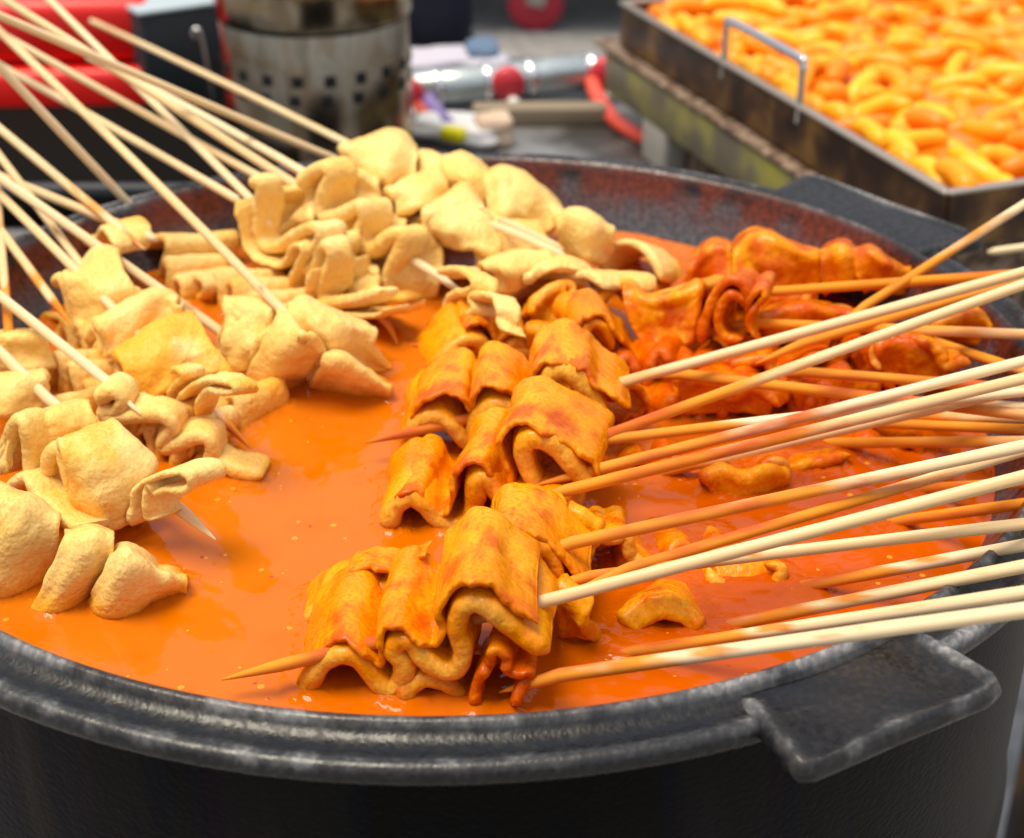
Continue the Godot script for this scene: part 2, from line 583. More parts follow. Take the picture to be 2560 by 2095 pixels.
func cauldron() -> void:
	var t := thing("cauldron", "large black cast iron cauldron full of orange broth and skewers", "cauldron")
	# profile from the bottom of the bowl, up the wall, over the rim ring, down the outside; third value: worn edge with a highlight painted into its colour, fourth: sauce crust
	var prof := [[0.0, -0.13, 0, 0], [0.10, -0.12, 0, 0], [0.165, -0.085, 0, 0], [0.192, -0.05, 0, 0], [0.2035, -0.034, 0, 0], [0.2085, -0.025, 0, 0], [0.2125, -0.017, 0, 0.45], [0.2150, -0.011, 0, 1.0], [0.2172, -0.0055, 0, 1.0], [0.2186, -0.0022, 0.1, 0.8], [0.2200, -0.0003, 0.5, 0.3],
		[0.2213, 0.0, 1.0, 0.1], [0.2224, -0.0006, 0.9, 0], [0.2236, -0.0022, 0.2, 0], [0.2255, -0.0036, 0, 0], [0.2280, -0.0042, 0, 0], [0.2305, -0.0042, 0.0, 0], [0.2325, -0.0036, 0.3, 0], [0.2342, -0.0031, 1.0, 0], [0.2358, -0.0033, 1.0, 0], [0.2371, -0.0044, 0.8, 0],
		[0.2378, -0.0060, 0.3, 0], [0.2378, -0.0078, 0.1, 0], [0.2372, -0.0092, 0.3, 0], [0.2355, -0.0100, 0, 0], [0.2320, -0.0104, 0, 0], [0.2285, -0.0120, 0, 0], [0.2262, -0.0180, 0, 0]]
	var rings: Array[PackedVector3Array] = []
	var colors := []
	var seg := 760
	for q in prof:
		var ring := PackedVector3Array()
		var cols := PackedColorArray()
		for k in seg:
			var an := TAU * k / seg
			var d := Vector3(cos(an), 0, sin(an))
			var bump := nz.get_noise_3dv(d * 2600.0 + Vector3(0, q[1] * 9000, 0)) * 0.00022 + nz.get_noise_3dv(d * 300.0) * 0.00025
			var p: Vector3 = d * (q[0] + bump) + Vector3(0, q[1] + bump * 0.7, 0)
			ring.append(p)
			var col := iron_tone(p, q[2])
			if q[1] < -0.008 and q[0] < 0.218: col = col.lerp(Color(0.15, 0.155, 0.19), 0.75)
			var cr: float = q[3] * smoothstep(0.22, 0.50, nz.get_noise_3dv(p * 3800.0 + Vector3(5, 5, 5)) * 0.5 + 0.5)
			col = col.lerp(Color(0.20, 0.036, 0.013), cr * 0.9)
			cols.append(col)
		rings.append(ring)
		colors.append(cols)
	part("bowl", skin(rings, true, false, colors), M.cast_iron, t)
	lug(t, 52.0, 68.4, 0.2575)
	lug(t, -50.0, -26.0, 0.2640)
	# the drum stove that carries the bowl
	var s := thing("drum_stove", "black steel drum stove under the cauldron, scuffed and sooty", "stove", Vector3(0, -0.75, 0))
	rings = []
	colors = []
	for q in [[0.2245, 0.7365], [0.2250, 0.728], [0.2262, 0.66], [0.2262, 0.60], [0.2285, 0.595], [0.2285, 0.585], [0.2262, 0.58], [0.2262, 0.45], [0.2262, 0.3], [0.2262, 0.15], [0.2262, 0.0]]:
		var ring := PackedVector3Array()
		var cols := PackedColorArray()
		for k in 300:
			var an := TAU * k / 300
			var p := Vector3(cos(an) * q[0], q[1], sin(an) * q[0])
			ring.append(p)
			var a := nz.get_noise_3d(p.x * 900, p.y * 700, p.z * 900) * 0.5 + 0.5
			var b := nz.get_noise_3d(p.x * 4000 + p.y * 2500, p.y * 900, p.z * 4000) * 0.5 + 0.5
			var col := Color(0.0025, 0.0025, 0.0035).lerp(Color(0.009, 0.008, 0.010), smoothstep(0.4, 0.8, a))
			col = col.lerp(Color(0.05, 0.042, 0.036), smoothstep(0.60, 0.85, a * 0.4 + b * 0.6) * 0.6)
			cols.append(col)
		rings.append(ring)
		colors.append(cols)
	part("drum", skin(rings, true, false, colors), M.drum_steel, s)

func lug(t: Node3D, from: float, to: float, reach: float) -> void:
	# a flat carrying ear that grows out of the rim, with a raised lip round its outer edge
	var outline := PackedVector2Array()
	var a0 := deg_to_rad(from)
	var a1 := deg_to_rad(to)
	for k in 25:
		var an := lerpf(a0, a1, k / 24.0)
		outline.append(Vector2(cos(an), sin(an)) * 0.2240)
	var c1 := Vector2(cos(a1), sin(a1))
	var c0 := Vector2(cos(a0), sin(a0))
	for k in 12: outline.append(c1 * lerpf(0.2252, reach - 0.004, k / 11.0))
	var e1 := Vector2(cos(a1 - 0.02), sin(a1 - 0.02)) * reach
	var e0 := Vector2(cos(a0 + 0.03), sin(a0 + 0.03)) * reach
	outline.append(c1.rotated(-0.004) * (reach - 0.001))
	for k in 28: outline.append(e1.lerp(e0, k / 27.0))
	outline.append(c0.rotated(0.008) * (reach - 0.001))
	for k in 12: outline.append(c0 * lerpf(reach - 0.004, 0.2252, k / 11.0))
	var mid := Vector2.ZERO
	for p in outline: mid += p
	mid /= outline.size()
	var rings: Array[PackedVector3Array] = []
	var colors := []
	for lv in [[0.0020, -0.0082, 0.1], [0.0005, -0.0078, 0.1], [0.0, -0.0068, 0.2], [0.0, -0.0052, 0.3], [0.0006, -0.0036, 0.8], [0.0016, -0.0016, 1.0], [0.0030, -0.0013, 1.0], [0.0050, -0.0024, 0.3], [0.0070, -0.0025, 0.02], [0.0085, -0.0025, 0.0]]:  # third value: worn lip, with its highlight painted into the colour
		var ring := PackedVector3Array()
		var cols := PackedColorArray()
		for p in outline:
			var inward := mid - p
			var q := p + inward.normalized() * minf(lv[0], inward.length() * 0.8)
			var w := Vector3(q.x, lv[1], q.y)
			var near := smoothstep(0.2242, 0.2290, p.length())
			w.y = lerpf(minf(w.y, -0.0030), w.y, near)
			w.y += nz.get_noise_3dv(w * 5000.0) * 0.00010
			ring.append(w)
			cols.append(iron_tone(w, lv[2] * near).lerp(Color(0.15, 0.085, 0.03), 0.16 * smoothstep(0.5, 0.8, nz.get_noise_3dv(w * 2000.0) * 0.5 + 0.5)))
		rings.append(ring)
		colors.append(cols)
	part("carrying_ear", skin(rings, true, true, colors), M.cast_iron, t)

func broth() -> void:
	var rings: Array[PackedVector3Array] = []
	var colors := []
	var rows := 175
	var seg := 720
	for i in rows + 1:
		var r := maxf(0.2085 * i / rows, 0.0002)
		var ring := PackedVector3Array()
		var cols := PackedColorArray()
		for k in seg:
			var an := TAU * k / seg
			var p := Vector3(cos(an) * r, 0, sin(an) * r)
			var h := nz.get_noise_3dv(p * 1300.0) * 0.0008 + nz.get_noise_3d(p.x * 5200, 4, p.z * 2600) * 0.00030 + nz.get_noise_3d(p.x * 9000 + p.z * 5000, 9, p.z * 6000) * 0.00010
			h += 0.0012 * smoothstep(0.2045, 0.2085, r)
			# the broth climbs a little where it wets the food
			var wetted := 0.0
			var c := Vector2i(roundi(p.x / 0.0015), roundi(p.z / 0.0015))
			for dx in range(-2, 3):
				for dz in range(-2, 3):
					if touch.has(c + Vector2i(dx, dz)): wetted = maxf(wetted, 1.0 - (absf(dx) + absf(dz)) / 4.0)
			ring.append(p + Vector3(0, h + wetted * 0.0017, 0))
			var a := nz.get_noise_3dv(p * 800.0 + Vector3(0, 55, 0)) * 0.5 + 0.5
			var b := nz.get_noise_3dv(p * 3300.0 + Vector3(0, 5, 0)) * 0.5 + 0.5
			var d := nz.get_noise_3dv(p * 11000.0 + Vector3(0, 15, 0)) * 0.5 + 0.5
			var red := smoothstep(-0.02, 0.17, p.x + p.z * 0.45 + (a - 0.5) * 0.14)
			var col := Color(0.55, 0.138, 0.005).lerp(Color(0.50, 0.072, 0.003), red * 0.85)
			col = col.lerp(Color(0.53, 0.108, 0.0012), smoothstep(0.45, 0.8, b) * 0.55)
			col = col.lerp(Color(0.50, 0.040, 0.002), red * smoothstep(0.6, 0.8, b * 0.5 + d * 0.5) * 0.7)
			cols.append(col)
		rings.append(ring)
		colors.append(cols)
	var o := part("orange_broth", skin(rings, true, false, colors), M.broth, self, Vector3(0, SOUP_Y, 0))
	tag(o, "glossy orange broth filling the black cauldron up to below its rim", "broth")
	# oil beads and chilli flecks afloat
	var r := RandomNumberGenerator.new()
	r.seed = 5
	var beads: Array[Transform3D] = []
	var flecks: Array[Transform3D] = []
	for k in 900:
		var rr := 0.205 * sqrt(r.randf())
		var an := r.randf() * TAU
		var p := Vector3(cos(an) * rr, 0, sin(an) * rr)
		if touch.has(Vector2i(roundi(p.x / 0.0015), roundi(p.z / 0.0015))): continue
		if nz.get_noise_3dv(p * 1400.0 + Vector3(8, 8, 8)) < 0.02 and k % 4: continue
		var h := nz.get_noise_3dv(p * 1300.0) * 0.0008 + nz.get_noise_3d(p.x * 5200, 4, p.z * 2600) * 0.00030
		var s := r.randf_range(0.0004, 0.0012)
		if k % 3:
			beads.append(Transform3D(Basis.from_scale(Vector3(s, s * 0.16, s)), p + Vector3(0, SOUP_Y + h, 0)))
		else:
			flecks.append(Transform3D(Basis(Vector3.UP, r.randf() * TAU) * Basis.from_scale(Vector3(s * 0.9, s * 0.25, s * 0.5)), p + Vector3(0, SOUP_Y + h, 0)))
	for what in [["oil_beads", beads, M.oil, "small round oil beads floating on the orange broth"], ["chilli_flecks", flecks, M.fleck, "tiny dark red chilli flecks floating on the orange broth"]]:
		var ball := SphereMesh.new()
		ball.radius = 1.0
		ball.height = 2.0
		ball.radial_segments = 14
		ball.rings = 7
		var mm := MultiMesh.new()
		mm.transform_format = MultiMesh.TRANSFORM_3D
		mm.mesh = ball
		mm.instance_count = what[1].size()
		for k in what[1].size(): mm.set_instance_transform(k, what[1][k])
		var mi := MultiMeshInstance3D.new()
		mi.name = what[0]
		mi.multimesh = mm
		mi.material_override = what[2]
		add_child(mi)
		tag(mi, what[3], "oil" if what[0] == "oil_beads" else "chilli", "", "stuff")

# ---------------------------------------------------------------- pan of rice cakes
func rice_cake_pan() -> void:
	var A := Vector3(0.1124, -0.05, -0.7353)
	var B := Vector3(0.2700, -0.05, -0.2992)
	var u := (B - A).normalized()
	var v := u.cross(Vector3.UP).normalized()
	if v.x < 0: v = -v
	var L := A.distance_to(B)
	var W := 0.40
	var H := 0.034
	# the pan's own axes: x along the left wall towards the cauldron, z away to the right
	var t := Node3D.new()
	t.name = "rice_cake_pan"
	add_child(t)
	t.transform = Transform3D(Basis(u, Vector3.UP, u.cross(Vector3.UP)), A + Vector3(0, -H, 0))
	var side := signf(v.dot(u.cross(Vector3.UP)))
	tag(t, "rectangular steel pan with stained rusty walls full of orange rice cakes", "pan")
	var walls := [[Vector3(L / 2, H / 2, 0), Vector3(L, H, 0.003)], [Vector3(L / 2, H / 2, W * side), Vector3(L, H, 0.003)], [Vector3(0, H / 2, W * side / 2), Vector3(0.003, H, W - 0.003)], [Vector3(L, H / 2, W * side / 2), Vector3(0.003, H, W - 0.003)]]
	for w in walls:
		part("pan_wall", rounded_box(w[1], 0.001), M.pan_steel, t, w[0])
		var lip: Vector3 = w[1]
		var rim := rounded_box(Vector3(lip.x + 0.004, 0.003, lip.z + 0.004), 0.0014)
		part("pan_rim", rim, M.pan_rim, t, w[0] + Vector3(0, H / 2 + 0.001, 0))
	part("pan_floor", rounded_box(Vector3(L - 0.004, 0.003, W - 0.004), 0.001), M.pan_steel, t, Vector3(L / 2, 0.0016, W * side / 2))
	var f := func(p: Vector3) -> Vector3: return t.transform.affine_inverse() * p
	var h1: Vector3 = t.transform.affine_inverse() * Vector3(0.176, -0.05, -0.565)
	var h2: Vector3 = t.transform.affine_inverse() * Vector3(0.213, -0.05, -0.461)
	var z := 0.001 * side
	var hp := PackedVector3Array([Vector3(h1.x, H - 0.010, z), Vector3(h1.x, H + 0.020, z), Vector3(h1.x + 0.002, H + 0.0285, z), Vector3(h1.x + 0.010, H + 0.031, z), Vector3(h2.x - 0.010, H + 0.031, z), Vector3(h2.x - 0.002, H + 0.0285, z), Vector3(h2.x, H + 0.020, z), Vector3(h2.x, H - 0.010, z)])
	part("handle", tube(curve3(hp, 60), 0.0032), M.bright_metal, t)
	# the sauce between the cakes
	var st := PlaneMesh.new()
	st.size = Vector2(L - 0.004, W - 0.004)
	st.subdivide_width = 80
	st.subdivide_depth = 70
	var sm := SurfaceTool.new()
	sm.create_from(st, 0)
	var arr := sm.commit_to_arrays()
	var vs: PackedVector3Array = arr[Mesh.ARRAY_VERTEX]
	for i in vs.size(): vs[i].y = nz.get_noise_3dv(vs[i] * 2200.0) * 0.003
	arr[Mesh.ARRAY_VERTEX] = vs
	arr[Mesh.ARRAY_NORMAL] = null
	arr[Mesh.ARRAY_TANGENT] = null
	var am := ArrayMesh.new()
	am.add_surface_from_arrays(Mesh.PRIMITIVE_TRIANGLES, arr)
	var s2 := SurfaceTool.new()
	s2.create_from(am, 0)
	s2.generate_normals()
	var so := part("red_sauce", s2.commit(), M.sauce, self, Vector3.ZERO)
	so.transform = t.transform * Transform3D(Basis.IDENTITY, Vector3(L / 2, H - 0.0072, W * side / 2))
	tag(so, "thick orange red sauce between the rice cakes in the pan", "sauce")
	# rice cakes: six shapes, each copied
	var shapes: Array[MeshInstance3D] = []
	var r := RandomNumberGenerator.new()
	r.seed = 77
	for k in 6:
		var path := PackedVector3Array()
		var rad := PackedFloat32Array()
		var len := r.randf_range(0.027, 0.044)
		var bow := r.randf_range(0.002, 0.009)
		var rr := r.randf_range(0.0058, 0.0080)
		for i in 15:
			var x := i / 14.0 * 2 - 1
			path.append(Vector3(x * len / 2, bow * (1 - x * x), 0))
			rad.append(rr * pow(maxf(1.0 - pow(absf(x), 5.0), 0.01), 0.5) * (1 + 0.06 * sin(x * 5 + k)))
		var me := tube(path, rr, 14, rad)
		var mi := MeshInstance3D.new()
		mi.mesh = me
		var mm: StandardMaterial3D = M.rice_cake_skin.duplicate()
		mm.vertex_color_use_as_albedo = false
		mm.albedo_color = [Color(0.84, 0.29, 0.003), Color(0.86, 0.37, 0.006), Color(0.82, 0.22, 0.003), Color(0.88, 0.47, 0.02), Color(0.84, 0.31, 0.004), Color(0.86, 0.41, 0.006)][k].linear_to_srgb()
		mi.material_override = mm
		shapes.append(mi)
	var count := 0
	var nx := 19
	var nzz := 15
	for ix in nx:
		for iz in nzz:
			if count >= 290: break
			var gx := (ix + 0.5) / nx * (L - 0.03) + 0.015 + r.randf_range(-0.008, 0.008)
			var gz := (iz + 0.5) / nzz * (W * 0.86) + 0.012 + r.randf_range(-0.008, 0.008)
			gx = clampf(gx, 0.018, L - 0.018)
			gz = maxf(gz, 0.016)
			var o := shapes[r.randi() % 6].duplicate() as MeshInstance3D
			o.name = numbered("rice_cake")
			add_child(o)
			var turn := Basis(Vector3.UP, r.randf() * TAU) * Basis(Vector3.FORWARD, r.randf_range(-0.35, 0.35)) * Basis(Vector3.RIGHT, r.randf() * TAU)
			if gx < 0.03 or gx > L - 0.03: turn = Basis(Vector3.UP, PI / 2 + r.randf_range(-0.2, 0.2))
			if gz < 0.026: turn = Basis(Vector3.UP, r.randf_range(-0.2, 0.2))
			o.transform = t.transform * Transform3D(turn, Vector3(gx, H - 0.010 + r.randf_range(-0.002, 0.007), gz * side))
			tag(o, "finger shaped rice cake coated in glossy orange sauce in the steel pan", "rice cake", "rice cakes heaped in the steel pan")
			count += 1
	for m in shapes: m.free()
	# the stove table that carries the pan
	var k := Node3D.new()
	k.name = "pan_stove"
	add_child(k)
	k.transform = Transform3D(t.transform.basis, A + Vector3(0, -H, 0))
	tag(k, "steel stove with a rusty flat lip and olive side panel under the pan", "stove")
	part("stove_lip", rounded_box(Vector3(0.490, 0.005, 0.46), 0.002), M.rust_lip, k, Vector3(L / 2 - 0.022, -0.0045, side * 0.219))
	part("side_panel", rounded_box(Vector3(0.470, 0.034, 0.005), 0.0018), M.olive_panel, k, Vector3(0.222, -0.0245, side * -0.006))
	part("stove_body", rounded_box(Vector3(0.38, 0.072, 0.36), 0.003), M.rust_lip, k, Vector3(0.25, -0.0455, side * 0.19))
	part("stove_foot", rounded_box(Vector3(0.045, 0.066, 0.040), 0.004), M.pale_block, k, Vector3(0.085, -0.0425, side * 0.012))

# ---------------------------------------------------------------- things on the stall table behind
func box_part(called: String, size: Vector3, at: Vector3, m: Material, parent: Node, r := 0.004, turn := 0.0) -> MeshInstance3D:
	var o := part(called, rounded_box(size, r), m, parent, at)
	o.rotation.y = turn
	return o

func stall_things() -> void:
	var ty := -0.16
	var t := thing("stall_table", "grey steel stall table, stained, behind the cauldron", "table", Vector3(-0.15, ty, -0.66))
	box_part("table_top", Vector3(1.10, 0.012, 0.62), Vector3(0.06, -0.006, 0.0), M.table_steel, t, 0.003)
	for q in [[-0.46, 0.28], [-0.46, -0.28], [0.58, -0.28], [0.58, 0.28]]:
		box_part("leg", Vector3(0.03, 0.578, 0.03), Vector3(q[0], -0.301, q[1]), M.pan_steel, t, 0.003)
	# perforated stainless burner
	t = thing("burner_drum", "tall round stainless steel burner drum with rows of dark holes", "burner", Vector3(-0.131, ty, -0.668))
	var rad := 0.0735
	part("drum_wall", lathe(PackedVector2Array([Vector2(rad, 0.0), Vector2(rad, 0.119), Vector2(rad - 0.002, 0.121), Vector2(rad - 0.002, 0.123)]), 96, false), M.stainless, t)
	part("drum_band", lathe(PackedVector2Array([Vector2(rad - 0.003, 0.122), Vector2(rad + 0.002, 0.123), Vector2(rad + 0.0025, 0.125), Vector2(rad + 0.0025, 0.172), Vector2(rad, 0.175), Vector2(rad - 0.006, 0.175), Vector2(rad - 0.008, 0.15)]), 96, false), M.stainless, t)
	part("drum_seam", lathe(PackedVector2Array([Vector2(rad - 0.003, 0.1195), Vector2(rad + 0.0008, 0.1205), Vector2(rad + 0.0008, 0.1225), Vector2(rad - 0.003, 0.123)]), 96, false), M.hole_black, t)
	for row in 2:
		for k in 19:
			var an := TAU * (k + 0.12 * row) / 19
			var h := part("vent_hole", rounded_box(Vector3(0.0088, 0.0088, 0.002), 0.0009), M.hole_black, t, Vector3(cos(an) * rad, 0.0865 - row * 0.0145, sin(an) * rad))
			h.rotation.y = PI / 2 - an
	# dark box with pale lid
	t = thing("burner_box", "dark navy and brown box with a pale grey top beside the burner drum", "box", Vector3(-0.262, ty, -0.815), 0.55)
	box_part("box_body", Vector3(0.115, 0.098, 0.105), Vector3(0.0, 0.049, 0.0), M.navy_box, t, 0.003)
	box_part("box_lid", Vector3(0.118, 0.004, 0.108), Vector3(0, 0.1003, 0), M.grey_lid, t, 0.0015)
	box_part("box_side", Vector3(0.002, 0.092, 0.098), Vector3(0.0588, 0.048, 0), M.brown_black, t, 0.0008)
	# bent wire
	t = thing("wire_hook", "thin shiny upright wire with a curled top before the dark box", "hook", Vector3(-0.232, ty, -0.727))
	var wire := PackedVector3Array([Vector3(0.012, 0.0, 0.02), Vector3(0.006, 0.01, 0.0), Vector3(0.003, 0.05, 0), Vector3(0, 0.086, 0), Vector3(-0.003, 0.0915, 0), Vector3(-0.006, 0.089, 0), Vector3(-0.0055, 0.084, 0)])
	part("wire", tube(curve3(wire, 50), 0.0017), M.bright_metal, t)
	# red plastic case
	t = thing("red_case", "bright red plastic case with a raised upper half at the table's left end", "case", Vector3(-0.385, ty, -0.805), 0.06)
	box_part("case_base", Vector3(0.205, 0.052, 0.11), Vector3(0.005, 0.026, 0.008), M.red_plastic, t, 0.008)
	box_part("case_top", Vector3(0.195, 0.052, 0.10), Vector3(0.003, 0.080, 0.0), M.red_plastic, t, 0.010)
	box_part("latch", Vector3(0.020, 0.008, 0.02), Vector3(0.112, 0.040, 0.02), M.red_plastic, t, 0.003)
	t = thing("black_griddle", "low black griddle plate lying on the table below the red case", "griddle", Vector3(-0.33, ty, -0.64))
	box_part("plate", Vector3(0.34, 0.022, 0.24), Vector3(0, 0.011, 0), M.soot_black, t, 0.006)
	box_part("rim_bar", Vector3(0.34, 0.010, 0.010), Vector3(0, 0.027, 0.112), M.navy_box, t, 0.003)
	# gas pipe with valves
	var p0 := Vector3(-0.075, -0.143, -0.800)
	var p1 := Vector3(0.112, -0.139, -0.853)
	var dir := (p1 - p0).normalized()
	t = thing("gas_pipe", "silver gas pipe lying on the table with three red valve knobs", "pipe", p0)
	part("pipe_tube", tube(PackedVector3Array([Vector3.ZERO, (p1 - p0) * 0.3, (p1 - p0) * 0.7, p1 - p0]), 0.0165, 28), M.pipe_metal, t)
	for f in [0.16, 0.40, 0.60, 0.90]:
		var c: Vector3 = (p1 - p0) * f
		part("collar", tube(PackedVector3Array([c - dir * 0.004, c + dir * 0.004]), 0.0178, 28), M.bright_metal, t)
	for f in [0.03, 0.50, 0.97]:
		var c: Vector3 = (p1 - p0) * f
		var kn := part("valve_knob", tube(PackedVector3Array([c + Vector3(0, 0.002, 0.006), c + Vector3(0, 0.003, 0.020), c + Vector3(0, 0.003, 0.024)]), 0.0155, 20, PackedFloat32Array([0.0135, 0.0155, 0.012])), M.red_knob, t)
		part("nozzle", tube(PackedVector3Array([c + Vector3(0.004, -0.012, 0.016), c + Vector3(0.006, -0.013, 0.034)]), 0.0058, 14), M.white_plastic, t)
	t = thing("gas_hose", "short red rubber hose curving down from the right valve", "hose", Vector3(0.094, -0.149, -0.815))
	var hose := PackedVector3Array([Vector3(0.0, 0.006, -0.02), Vector3(0.002, 0.003, 0.006), Vector3(0.010, -0.002, 0.045), Vector3(0.024, -0.0035, 0.085), Vector3(0.047, -0.0035, 0.124), Vector3(0.062, -0.0035, 0.135)])
	part("hose", tube(curve3(hose, 60), 0.0068, 16), M.red_hose, t)
	t = thing("ledge_board", "weathered beige board lying in front of the silver gas pipe", "board", Vector3(0.046, ty + 0.0085, -0.765), 0.02)
	box_part("board", Vector3(0.115, 0.016, 0.022), Vector3.ZERO, M.ledge_beige, t, 0.002)
	# packets
	t = thing("white_packet", "crumpled white packet with a yellow corner near the cauldron rim", "packet", Vector3(-0.022, ty, -0.720), -0.5)
	part("wrapper", crumpled(Vector3(0.078, 0.018, 0.042), 4), M.white_plastic, t, Vector3(0, 0.010, 0))
	box_part("yellow_corner", Vector3(0.022, 0.012, 0.014), Vector3(0.008, 0.013, 0.022), M.yellow_tag, t, 0.004)
	t = thing("striped_tube", "violet and red striped tube lying beside the burner drum", "tube", Vector3(-0.052, ty, -0.757))
	part("violet_stripe", tube(PackedVector3Array([Vector3(0, 0.013, -0.030), Vector3(0.022, 0.013, 0.045)]), 0.0075, 16), M.violet, t)
	part("red_stripe", tube(PackedVector3Array([Vector3(-0.008, 0.010, -0.028), Vector3(0.014, 0.010, 0.047)]), 0.0062, 16), M.brick_red, t)
	t = thing("beige_pouch", "small beige paper pouch beside the white packet", "pouch", Vector3(0.006, ty, -0.710), 0.3)
	part("pouch", crumpled(Vector3(0.030, 0.024, 0.030), 9), M.beige, t, Vector3(0, 0.013, 0))
	# cloth and dark box behind the pipe
	t = thing("pale_cloth", "pale lilac folded cloth between the burner drum and the gas pipe", "cloth", Vector3(-0.035, ty, -0.905), 0.1)
	part("fold", crumpled(Vector3(0.105, 0.022, 0.060), 12), M.lilac_cloth, t, Vector3(0, 0.012, 0))
	part("fold", crumpled(Vector3(0.030, 0.026, 0.05), 14), M.blue_cloth, t, Vector3(0.030, 0.018, -0.006))
	t = thing("navy_bundle", "dark navy cloth covered box standing behind the pale cloth", "box", Vector3(-0.072, ty, -1.02))
	part("cover", crumpled(Vector3(0.085, 0.16, 0.07), 17, 0.25), M.navy_cloth, t, Vector3(0.014, 0.078, 0))
	box_part("support", Vector3(0.09, 0.59, 0.06), Vector3(0.012, -0.296, -0.02), M.navy_cloth, t, 0.005)
	# a cart on castors in the street
	t = thing("street_cart", "black cart in the street with one red castor wheel showing", "cart", Vector3(0.08, -0.75, -3.3))
	box_part("cart_body", Vector3(1.5, 0.5, 0.7), Vector3(0.15, 0.44, -0.3), M.rubber_black, t, 0.02)
	for q in [[0.0, 0.0], [0.75, 0.0], [0.75, -0.6], [-0.5, -0.6]]:
		var w := part("castor_wheel", lathe(PackedVector2Array([Vector2(0.012, -0.018), Vector2(0.055, -0.018), Vector2(0.066, -0.013), Vector2(0.069, 0.0), Vector2(0.066, 0.013), Vector2(0.055, 0.018), Vector2(0.012, 0.018)]), 40), M.wheel_red, t, Vector3(q[0], 0.069, q[1]))
		w.rotation = Vector3(PI / 2, 0, 0)
		box_part("castor_fork", Vector3(0.045, 0.12, 0.006), Vector3(q[0] + 0.012, 0.125, q[1] + 0.024), M.fork_grey, t, 0.003).rotation.z = -0.25

func crumpled(size: Vector3, seed_: int, amount := 0.35) -> ArrayMesh:
	# a soft irregular body: a box pulled towards a ball and creased
	var rings: Array[PackedVector3Array] = []
	for i in 17:
		var th := PI * i / 16.0
		var ring := PackedVector3Array()
		for k in 28:
			var an := TAU * k / 28
			var d := Vector3(cos(an) * sin(th), -cos(th), sin(an) * sin(th))
			var m := maxf(absf(d.x), maxf(absf(d.y), absf(d.z)))
			var p := d / lerpf(1.0, m, 0.8)
			p *= 1.0 + amount * (absf(nz.get_noise_3dv(d * 60.0 + Vector3(seed_ * 40, 0, 0))) - 0.15)
			ring.append(Vector3(p.x * size.x, p.y * size.y, p.z * size.z) * 0.5)
		rings.append(ring)
	return skin(rings, true, true)

# ---------------------------------------------------------------- skewers
func skewer(called: String, label: String, at: Vector3, group: String) -> Node3D:
	return thing(called, label, "skewer" if called.ends_with("skewer") else "fish cake", at, 0.0, group)

